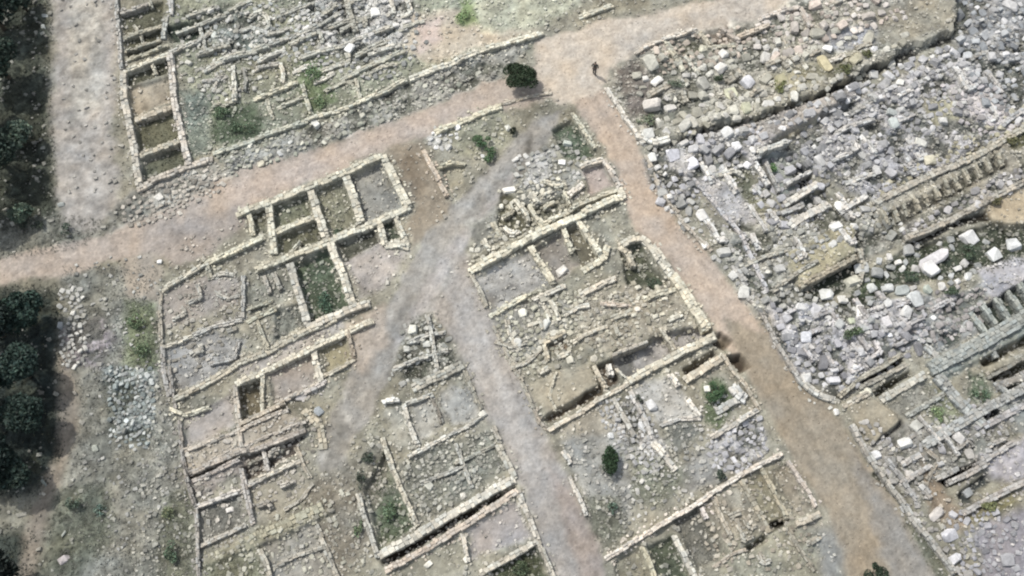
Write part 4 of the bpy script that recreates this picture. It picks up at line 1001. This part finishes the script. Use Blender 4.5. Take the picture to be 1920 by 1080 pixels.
for ln in RUBBLE.strip().splitlines():
    a, poly = ln.split('|', 1) if False else (ln[:ln.rindex('|')], ln[ln.rindex('|')+1:])
    head, label = a.split('|'); n, lo, hi, kind, cols = head.split(' ', 4)
    pp = pts_of(poly); arr = np.array(pp); cols = [hexlin(c) for c in cols.split(',')]
    lo, hi = float(lo), float(hi); got = []; tries = 0; n = int(float(n)*1.35)
    while len(got) < n and tries < n*40:
        tries += 1
        x = random.uniform(arr[:, 0].min(), arr[:, 0].max()); y = random.uniform(arr[:, 1].min(), arr[:, 1].max())
        if sdf(pp, np.array([x]), np.array([y]))[0] < -4: continue
        s = lo+(hi-lo)*random.random()**1.8
        w_ = P(x, y); j_ = int(np.clip((w_.y-ys[FY0])/FS, 0, 588))+FY0; i_ = int(np.clip((w_.x-xs[FX0])/FS, 0, 999))+FX0
        if HOL[j_, i_] < -.08 and random.random() < .85: continue
        if any((x-g[0])**2+(y-g[1])**2 < (.42*(s+g[2]))**2 for g in got): continue
        got.append((x, y, s))
    for x, y, s in got:
        c = cols[random.randrange(len(cols))]*random.uniform(.62, 1.08)
        placed.append((s, x, y, random.uniform(1, 1.6), c, label, None))
hand = []
for ln in STONES.strip().splitlines():
    a, c, label = ln.split(';'); x, y, s, st = map(float, a.split(','))
    if s: hand.append((s, x, y, st, hexlin(c)*.97, label, 1))
placed = [p for p in placed if not any((p[1]-h[1])**2+(p[2]-h[2])**2 < (.45*(p[0]+h[0]))**2 for h in hand)]
placed.sort(key=lambda p: -p[0])
N_IND = 290-len(hand)
rest = Heap(); cnt = 0
for s, x, y, st, c, label, hd in hand+placed:
    w = P(x, y); m = scale_at(x, y)*s; z0 = gz(w.x, w.y)
    m *= .92
    L = m*math.sqrt(st); W = m/math.sqrt(st); H = m*random.uniform(.5, .75) if st < 1.7 else W*.8
    rz = R(24)+random.gauss(0, .35)+random.choice((0, 0, math.pi/2))
    if hd or cnt < N_IND:
        V, F = stone_geo(BIG[random.randrange(10)], 0, 0, 0, L, W, H, rz)
        h = Heap(); h.add(V, F, c, .15); me = h.mesh('boulder', M_stone)
        o = link('boulder', me); o.location = (w.x, w.y, z0+H*.12)
        if hd: tag(o, label, 'boulder', 'boulders and blocks that stand out in the ruins')
        else:
            cnt += 1; tag(o, label, 'boulder', label)
    else:
        V, F = stone_geo(BIG[random.randrange(10)] if s > 11 else SML[random.randrange(8)], 0, 0, 0, L, W, H, rz)
        rest.add(V+np.array([w.x, w.y, z0+H*.1]), F, c, .05)
n = 0
ji = lambda x, y: (int(np.clip((y-ys[FY0])/FS, 0, 588))+FY0, int(np.clip((x-xs[FX0])/FS, 0, 999))+FX0)
while n < 7500:
    x = random.uniform(-47, 47); y = random.uniform(-23, 29); j, i = ji(x, y)
    if (i < GX.shape[1]-1 and owner[j, i] > 0) or random.random() > (ROUGH[j, i]-.75)*1.1*(.45 if x < -26 else 1) or vnoise(x, y, 1.3, 3)+.25 < random.random()*.8-.3: continue
    s = .11+.26*random.random()**3; rc = RGB[j, i]; k = random.uniform(.75, 1.45)
    V, F = stone_geo(SML[random.randrange(8)], 0, 0, 0, s*1.3, s, s*.7, random.uniform(0, 6.28))
    rest.add(V+np.array([x, y, gz(x, y)+s*.18]), F, np.clip((rc*.6+np.array([.13, .127, .115]))*k, 0, .62), .05); n += 1
tag(link('rubble_stones', rest.mesh('rubble_stones', M_stone)), 'grey and cream rubble stones spread thickly between the larger boulders and walls', 'rubble', kind='stuff')

# ------------------------------------------------------------------ walls: courses of rough stones
def smooth_line(q, step=.35):
    out = []
    for i in range(len(q)-1):
        a, b = np.array(q[i]), np.array(q[i+1]); n = max(1, int(np.linalg.norm(b-a)/step))
        for k in range(n): out.append(a+(b-a)*k/n)
    out.append(np.array(q[-1])); return out
def box(c, u, n, lx, wy, z0, z1, jit, ch):
    u = np.array(u); n = np.array(n); V = []
    for (z, k) in ((z0, 1), (z1-ch, 1), (z1, 1-ch*1.6/max(wy, lx, .1))):
        for a, b in ((-1, -1), (1, -1), (1, 1), (-1, 1)):
            p = c+u*a*lx/2*k+n*b*wy/2*k+RNG.uniform(-jit, jit, 2)
            V.append((p[0], p[1], z+(RNG.uniform(-jit, jit)*.8 if z > z0 else 0)))
    F = [(8, 9, 10, 11)]
    for r in (0, 4):
        for i in range(4): j = (i+1) % 4; F.append((r+i, r+j, r+4+j, r+4+i))
    return np.array(V), F
def wall_mesh(q, width, h, col, name, fallen):
    H = Heap(); pts = smooth_line(q, .25); pts = np.array(pts)
    d = np.gradient(pts, axis=0) if len(pts) > 1 else None
    d /= np.linalg.norm(d, axis=1)[:, None]+1e-9; nn = np.stack([-d[:, 1], d[:, 0]], 1)
    s = np.concatenate([[0], np.cumsum(np.linalg.norm(np.diff(pts, axis=0), axis=1))]); L = s[-1]
    gl = [max(gz(*(p+m*(width/2+.35))), gz(*(p-m*(width/2+.35)))) for p, m in zip(pts, nn)]
    lo = min(min(gz(*(p+m*(width/2+.2))), gz(*(p-m*(width/2+.2)))) for p, m in zip(pts, nn))-.25
    gl = np.maximum(np.convolve(np.pad(gl, 4, 'edge'), np.ones(9)/9, 'valid'), -.05)
    seed = random.uniform(0, 100)
    at = lambda t: (np.array([np.interp(t, s, pts[:, 0]), np.interp(t, s, pts[:, 1])]), np.array([np.interp(t, s, d[:, 0]), np.interp(t, s, d[:, 1])]), np.array([np.interp(t, s, nn[:, 0]), np.interp(t, s, nn[:, 1])]))
    def top(t):
        e = min(t, L-t)
        return float(np.interp(t, s, gl))+h*(1+.42*float(vnoise(t+seed, 0, .9, 1))+.2*float(vnoise(t+seed, 5, .35, 2)))*(.55+.45*min(1, e/.5+.2))
    rows = max(2, round(width/.26)); rw = width/rows
    for r in range(rows):
        t = -random.uniform(0, .15)
        off = -width/2+rw*(r+.5)
        outer = r in (0, rows-1)
        while t < L:
            l = random.uniform(.2, .48)
            if t+l > L+.08: l = max(.12, L-t)
            c, u, n = at(min(max(t+l/2, 0), L)); zt = top(t+l/2)+random.uniform(-.06, .05)
            if random.random() < .10: zt -= random.uniform(.08, .22)
            base = col*random.uniform(.8, 1.14)*(1 if random.random() > .15 else .74)
            base = base*(1+random.uniform(-.04, .04)*np.array([1, 0, -1]))
            hgt = random.uniform(.18, .28)
            o2 = off+random.uniform(-.035, .035)+float(vnoise(t+seed, 9, .8, 3))*.04
            V, F = box(c+n*o2, u, n, l*.97, rw*random.uniform(.9, 1.08), zt-hgt, zt, .025, .035); H.add(V, F, base)
            if outer:
                z = zt-hgt; zg = lo
                while z > zg:
                    hh = random.uniform(.16, .26); V, F = box(c+n*(o2+random.uniform(-.02, .02))+u*random.uniform(-.06, .06), u, n, l*random.uniform(.85, 1), rw, z-hh, z-.006, .018, .02)
                    H.add(V, F, col*random.uniform(.62, .95)); z -= hh
            t += l
    # earth and mortar core under and between the stones
    n_ = max(2, int(L/.4)+1); V = []; F = []
    for i in range(n_):
        t = L*i/(n_-1); c, u, n = at(t); zc = top(t)-.07
        a = c-n*(width/2-.07); b = c+n*(width/2-.07)
        V += [(a[0], a[1], lo), (a[0], a[1], zc), (b[0], b[1], zc), (b[0], b[1], lo)]
    for i in range(n_-1):
        k = i*4
        for j in range(3): F.append((k+j, k+j+1, k+j+5, k+j+4))
    F += [(0, 1, 2, 3), tuple(n_*4-4+j for j in (3, 2, 1, 0))]
    H.add(np.array(V), F, col*.8)
    for _ in range(int(L*fallen)):
        t = random.uniform(0, L); c, u, n = at(t); o = (width/2+random.uniform(.05, .45))*random.choice((-1, 1)); p = c+n*o
        litter.append((p[0], p[1], random.uniform(.08, .24), col*random.uniform(.75, 1.05)))
    return H.mesh(name, M_stone)
def wcol(c): a = hexlin(c)*1.05; return a*.72+a@np.array([.21, .72, .07])*.28*np.array([1.05, 1, .93])
litter = []
for ln in WALLS.strip().splitlines():
    pts, wd, h, c, label = ln.split(';'); pp = pts_of(pts); wd = float(wd); h = float(h)
    sc = scale_at(*pp[len(pp)//2]); q = [tuple(P(x, y, .25)[:2]) for x, y in pp]
    nm = 'kerb_wall' if 'kerb' in label else 'stone_wall'
    me = wall_mesh(q, wd*sc, h, wcol(c), nm, 5)
    tag(link(nm, me), label, 'wall', 'ruined walls of the old houses', 'thing')
wallpts = [pt for ln in WALLS.strip().splitlines() for pt in smooth_line(pts_of(ln.split(';')[0]), 12)]
wallpts = np.array(wallpts)
for ln in FRAG.strip().splitlines():
    head, label, poly = ln.split('|'); n, lo_, hi_, da, db, cols = head.split(' '); pp = pts_of(poly); arr = np.array(pp)
    D = [tuple(map(float, q.split(','))) for q in (da, db)]; cols = cols.split(','); k = tries = 0
    while k < int(n) and tries < 600:
        tries += 1
        x = random.uniform(arr[:, 0].min(), arr[:, 0].max()); y = random.uniform(arr[:, 1].min(), arr[:, 1].max())
        if sdf(pp, np.array([x]), np.array([y]))[0] < 0: continue
        a = random.randrange(2); l = random.uniform(float(lo_), float(hi_)); d = D[a]; j = random.uniform(-.12, .12)
        d = (d[0]*math.cos(j)-d[1]*math.sin(j), d[1]*math.cos(j)+d[0]*math.sin(j))
        q = [(x-d[0]*l/2, y-d[1]*l/2), (x+random.uniform(-2, 2), y+random.uniform(-2, 2)), (x+d[0]*l/2, y+d[1]*l/2)]
        if random.random() < .4:
            e = D[1-a]; sg = random.choice((-1, 1)); m = random.uniform(12, 26); q.append((q[2][0]+e[0]*m*sg, q[2][1]+e[1]*m*sg))
        if min(np.hypot(wallpts[:, 0]-c[0], wallpts[:, 1]-c[1]).min() for c in q) < 13: continue
        wallpts = np.vstack([wallpts, q]); wd = random.uniform(7, 11)
        me = wall_mesh([tuple(P(c[0], c[1], .2)[:2]) for c in q], wd*scale_at(x, y), random.uniform(.2, .4), wcol(random.choice(cols)), 'wall_fragment', 5)
        tag(link('wall_fragment', me), label, 'wall', label); k += 1
for (a, b, n, dx, dy, wd, c, label) in PIERS:
    for i in range(n):
        f = i/(n-1); x = a[0]+(b[0]-a[0])*f+random.uniform(-1, 1); y = a[1]+(b[1]-a[1])*f+random.uniform(-1, 1)
        q = [tuple(P(x, y, .3)[:2]), tuple(P(x+dx/2, y+dy/2, .3)[:2]), tuple(P(x+dx, y+dy, .3)[:2])]
        tag(link('cross_wall', wall_mesh(q, wd*scale_at(x, y), .28, hexlin(c), 'cross_wall', 1)), label, 'wall', label, 'thing')

# ------------------------------------------------------------------ small litter, grass
pth = [np.array(wpoly(p)) for _, p in PATHS]
H = Heap()
def on_path(x, y):
    i = int(np.clip((x-xs[FX0])/FS, 0, 999))+FX0; j = int(np.clip((y-ys[FY0])/FS, 0, 588))+FY0
    return owner[j, i] > 0, float(ROUGH[j, i]), RGB[j, i]
for x, y, s, c in litter:
    V, F = stone_geo(SML[random.randrange(8)], 0, 0, 0, s*1.2, s, s*.6, random.uniform(0, 6.28)); H.add(V+np.array([x, y, gz(x, y)+s*.15]), F, c)
n = 0
while n < 50000:
    x = random.uniform(-47, 47); y = random.uniform(-23, 29); pa, ro, rc = on_path(x, y)
    if random.random() > (ro-.35 if not pa else .2)*.8: continue
    s = .06+.2*random.random()**3 if not pa else .05+.06*random.random()
    k = random.uniform(.75, 1.6) if not pa else random.uniform(.85, 1.3)
    if x < -26: k = random.uniform(.75, 1.2); s *= .75
    gain = .0 if (x < -26 or pa) else 1
    V, F = stone_geo(SML[random.randrange(8)], 0, 0, 0, s*1.25, s, s*.65, random.uniform(0, 6.28))
    H.add(V+np.array([x, y, gz(x, y)+s*.15]), F, np.clip((rc*(1-.4*gain)+gain*np.array([.13, .125, .11]))*k, 0, .6)); n += 1
tag(link('small_stones', H.mesh('small_stones', M_stone)), 'small loose stones and gravel scattered over the whole ruin ground', 'gravel', kind='stuff')

def leaf_cloud(n, fn, size, col, var=.35):
    V = np.zeros((n*4, 3)); C = np.zeros((n*4, 3))
    for i in range(n):
        p, k = fn(); s = size*random.uniform(.6, 1.3)
        a = np.array([random.gauss(0, 1), random.gauss(0, 1), random.gauss(0, .6)]); a /= np.linalg.norm(a)
        b = np.cross(a, [random.gauss(0, 1), random.gauss(0, 1), random.gauss(0, 1)]); b /= np.linalg.norm(b)+1e-9
        V[i*4:i*4+4] = [p-a*s, p-b*s*.5, p+a*s, p+b*s*.5]
        C[i*4:i*4+4] = col*(1+random.uniform(-var, var))*np.array([1+random.uniform(-.12, .15), 1, 1-random.uniform(0, .15)])
    return V, np.arange(n*4).reshape(n, 4), C
GR = [l.split('|') for l in GROUND.strip().splitlines()]
Vs = []; Cs = []; ng = 0
def tuft(x, y, c, s):
    z = gz(x, y)-.01
    for _ in range(4):
        a = random.uniform(0, 6.28); l = s*random.uniform(.6, 1.2); dx, dy = math.cos(a), math.sin(a); w_ = .022
        Vs.extend([(x-dy*w_, y+dx*w_, z), (x+dy*w_, y-dx*w_, z), (x+dx*l*.7, y+dy*l*.7, z+l*.8)]); cc = c*random.uniform(.7, 1.25); Cs.extend([cc]*3)
for a, poly in GR:
    f = a.split(); r_, g_, b_ = [int(f[0][i:i+2], 16) for i in (0, 2, 4)]
    if g_ < r_-2 or g_ <= b_ or float(f[3]) < 1 or g_ > 0x88: continue
    wp = np.array(wpoly(poly)); x0, y0 = np.maximum(wp.min(0), [-47, -24]); x1, y1 = np.minimum(wp.max(0), [47, 30]); A = (x1-x0)*(y1-y0)
    if A <= 0: continue
    N_ = int(min(A*32, 9000)); X = RNG.uniform(x0, x1, N_); Y = RNG.uniform(y0, y1, N_)
    ins = sdf(wp, X, Y) > -.2; dens = vnoise(X, Y, .8, 2) > -.35
    for x, y in zip(X[ins & dens], Y[ins & dens]): tuft(x, y, hexlin(f[0])*1.1, .13)
n = 0
while n < 7000:
    x = random.uniform(-47, 47); y = random.uniform(-23, 29); pa, ro, rc = on_path(x, y)
    if pa or ro < .9 or vnoise(x, y, 1.7, 4) < 0: continue
    tuft(x, y, random.choice([hexlin('6f7458'), hexlin('8c8a62'), hexlin('5d6650')]), .12); n += 1
F = np.arange(len(Vs)).reshape(-1, 3)
tag(link('grass', build_mesh('grass', np.array(Vs), F, np.array(Cs), M_leaf)), 'thin green and olive grass growing in the rooms and between the stones', 'grass', kind='stuff')

# ------------------------------------------------------------------ bushes and trees
def limb_mesh(segs, col, name):
    Vv = []; Ff = []
    for (a, b, r0, r1) in segs:
        a = Vector(a); b = Vector(b); d = (b-a).normalized(); u = d.orthogonal().normalized(); v = d.cross(u); k = len(Vv)
        for p, r in ((a, r0), (b, r1)):
            for i in range(7): t = i/7*6.2832; Vv.append(tuple(p+(u*math.cos(t)+v*math.sin(t))*r))
        for i in range(7): j = (i+1) % 7; Ff.append((k+i, k+j, k+7+j, k+7+i))
        Ff.append(tuple(k+7+i for i in range(7)))
    return build_mesh(name, np.array(Vv), Ff, np.tile(col, (len(Vv), 1)), M_bark)
def lobes(rx, ry, h, n, base):
    L = []
    for i in range(n):
        a = random.uniform(0, 6.28); r = math.sqrt(random.random())*(.62 if n > 10 else .72)
        L.append((np.array([math.cos(a)*r*rx, math.sin(a)*r*ry, base+(h-base)*(.45+.35*(1-r)*random.uniform(.6, 1.2))]), random.uniform(.32, .5) if n > 10 else random.uniform(.2, .5)))
    return L
def plant(name, cat, x, y, rx, ry, h, col, n, leaf, label, group, tree):
    w = P(x, y); z0 = gz(w.x, w.y)
    root = bpy.data.objects.new(name, None); COL.objects.link(root); root.location = (w.x, w.y, z0); root.empty_display_size = .2
    tag(root, label, cat, group)
    base = h*.35 if tree else h*.1
    LB = lobes(rx, ry, h, 16 if tree or n > 2000 else 7, base)
    def fn():
        c, k = random.choice(LB); v = np.array([random.gauss(0, 1) for _ in range(3)]); v /= np.linalg.norm(v)
        v[2] = abs(v[2]) if random.random() < .75 else v[2]
        r = k*(.55+.5*random.random()**.5)
        return c+v*r*np.array([rx, ry, (h-base)*.75]), 1
    V, F, C = leaf_cloud(n, fn, leaf, hexlin(col)/K*(1.6 if tree else 1.15)*np.array([.92, 1, 1.06]), .5)
    V[:, 2] = np.maximum(V[:, 2], .02)
    link('crown' if tree else 'foliage', build_mesh('crown' if tree else 'foliage', V, F, C, M_leaf), root)
    segs = []
    if tree:
        top = Vector((0, 0, h*.45)); segs.append(((0, 0, -.1), top, h*.045, h*.03))
    else: top = Vector((0, 0, h*.12)); segs.append(((0, 0, -.05), top, .04, .03))
    for c, k in LB[:7]: segs.append((top, Vector(c), h*.02 if tree else .022, .01))
    link('trunk' if tree else 'stem', limb_mesh(segs, hexlin('5a5040'), 'trunk' if tree else 'stem'), root)
for ln in BUSHES.strip().splitlines():
    a, c, n, label = ln.split(';'); x, y, rx, ry, h = map(float, a.split(','))
    if not rx: continue
    sc = scale_at(x, y)*1.06; plant('bush', 'bush', x, y+ry*.25, rx*sc, ry*sc*1.05, h, c, int(int(n)*1.5), .085, label, 'bushes growing among the ruins', False)
for ln in TREES.strip().splitlines():
    a, c, label = ln.split(';'); x, y, r, h = map(float, a.split(','))
    plant('broadleaf_tree', 'tree', x-12, y+h*7, r*.86, r*.86, h, c, int(2600*r), .17, label, 'dark trees along the left edge', True)

# ------------------------------------------------------------------ the one walker on the junction
def skin(name, joints, edges, mat, parent, sub=1):
    me = bpy.data.meshes.new(name); me.from_pydata([j[:3] for j in joints], edges, [])
    o = link(name, me, parent); m = o.modifiers.new('skin', 'SKIN')
    for i, j in enumerate(joints):
        r = j[3] if isinstance(j[3], tuple) else (j[3], j[3]); me.skin_vertices[0].data[i].radius = r
    me.skin_vertices[0].data[0].use_root = True
    sb = o.modifiers.new('sub', 'SUBSURF'); sb.levels = sb.render_levels = sub
    me.materials.append(mat); m.use_smooth_shade = True
    return o
def flat(name, h, rough=.8):
    m = bpy.data.materials.new(name); m.use_nodes = True; b = m.node_tree.nodes['Principled BSDF']
    b.inputs['Base Color'].default_value = (*hexlin(h), 1); b.inputs['Roughness'].default_value = rough
    n = m.node_tree.nodes.new('ShaderNodeTexNoise'); n.inputs['Scale'].default_value = 40
    bp = m.node_tree.nodes.new('ShaderNodeBump'); bp.inputs['Strength'].default_value = .2; bp.inputs['Distance'].default_value = .01
    m.node_tree.links.new(n.outputs[0], bp.inputs['Height']); m.node_tree.links.new(bp.outputs[0], b.inputs['Normal']); return m
pw = P(1114, 139); pr = bpy.data.objects.new('person', None); COL.objects.link(pr); pr.location = (pw.x, pw.y, gz(pw.x, pw.y)); pr.rotation_euler = (0, 0, R(160))
tag(pr, 'lone walker in dark clothes standing on the pale road junction', 'person')
SK = flat('skin_tone', 'b98c72', .6); J = []; E = []
def jt(x, y, z, r, par=None):
    J.append((x, y, z, r)); 
    if par is not None: E.append((par, len(J)-1))
    return len(J)-1
pel = jt(0, 0, .95, (.15, .11)); wa = jt(0, 0, 1.12, (.13, .10), pel); ch = jt(0, 0, 1.32, (.16, .11), wa); nk0 = jt(0, 0, 1.45, .07, ch); nk = jt(0, -.01, 1.52, .05, nk0)
h1 = jt(0, -.02, 1.60, (.065, .08), nk); h2 = jt(0, -.02, 1.70, (.072, .088), h1); h3 = jt(0, -.01, 1.76, (.04, .05), h2)
jt(0, -.10, 1.645, .012, h1)
for s in (-1, 1):
    hp = jt(.09*s, 0, .88, .085, pel); kn = jt(.10*s, -.04*s, .48, .055, hp); an = jt(.10*s, -.08*s+.02, .09, .036, kn); jt(.11*s, -.08*s-.14, .03, .034, an)
    sh = jt(.19*s, 0, 1.41, .05, nk0); el = jt(.26*s, .02*s, 1.13, .038, sh); wr = jt(.27*s, -.06, .90, .026, el); pa_ = jt(.27*s, -.08, .83, (.016, .036), wr)
    for f in range(4):
        k1 = jt(.27*s, -.115+.022*f, .78, .008, pa_); jt(.262*s, -.115+.022*f, .735-.008*(f in (1, 2)), .007, k1)
    t1 = jt(.26*s, -.12, .84, .009, wr); jt(.255*s, -.135, .80, .008, t1)
skin('body', J, E, SK, pr, 2)
DK = flat('dark_jacket', '4a4a44'); TR = flat('grey_trousers', '55524f'); HR = flat('brown_hair', '2e2620'); SH = flat('shoe_leather', '33302c')
skin('jacket', [(0, 0, .93, (.175, .135)), (0, 0, 1.12, (.16, .125)), (0, 0, 1.33, (.185, .13)), (0, 0, 1.45, (.09, .085)), (.19, 0, 1.41, .07), (.26, .02, 1.13, .054), (.27, -.055, .93, .042), (-.19, 0, 1.41, .07), (-.26, -.02, 1.13, .054), (-.27, -.055, .93, .042)],
     [(0, 1), (1, 2), (2, 3), (3, 4), (4, 5), (5, 6), (3, 7), (7, 8), (8, 9)], DK, pr)
skin('trousers', [(0, 0, .95, (.16, .125)), (.09, 0, .86, .105), (.10, -.04, .48, .074), (.10, -.06, .12, .06), (-.09, 0, .86, .105), (-.10, .04, .48, .074), (-.10, .10, .12, .06)],
     [(0, 1), (1, 2), (2, 3), (0, 4), (4, 5), (5, 6)], TR, pr)
skin('hair', [(0, .03, 1.62, (.07, .06)), (0, .02, 1.70, (.082, .09)), (0, 0, 1.76, (.075, .085)), (0, 0, 1.79, (.04, .05))], [(0, 1), (1, 2), (2, 3)], HR, pr)
for s in (-1, 1):
    skin('shoe', [(.10*s, -.08*s+.05, .05, .045), (.11*s, -.08*s-.07, .04, .046), (.11*s, -.08*s-.16, .035, .036)], [(0, 1), (1, 2)], SH, pr)
    bm = bmesh.new(); bmesh.ops.create_uvsphere(bm, u_segments=8, v_segments=6, radius=.011)
    for v in bm.verts: v.co += Vector((.03*s, -.098, 1.672))
    me = bpy.data.meshes.new('eye'); bm.to_mesh(me); bm.free(); me.materials.append(HR); link('eye', me, pr)
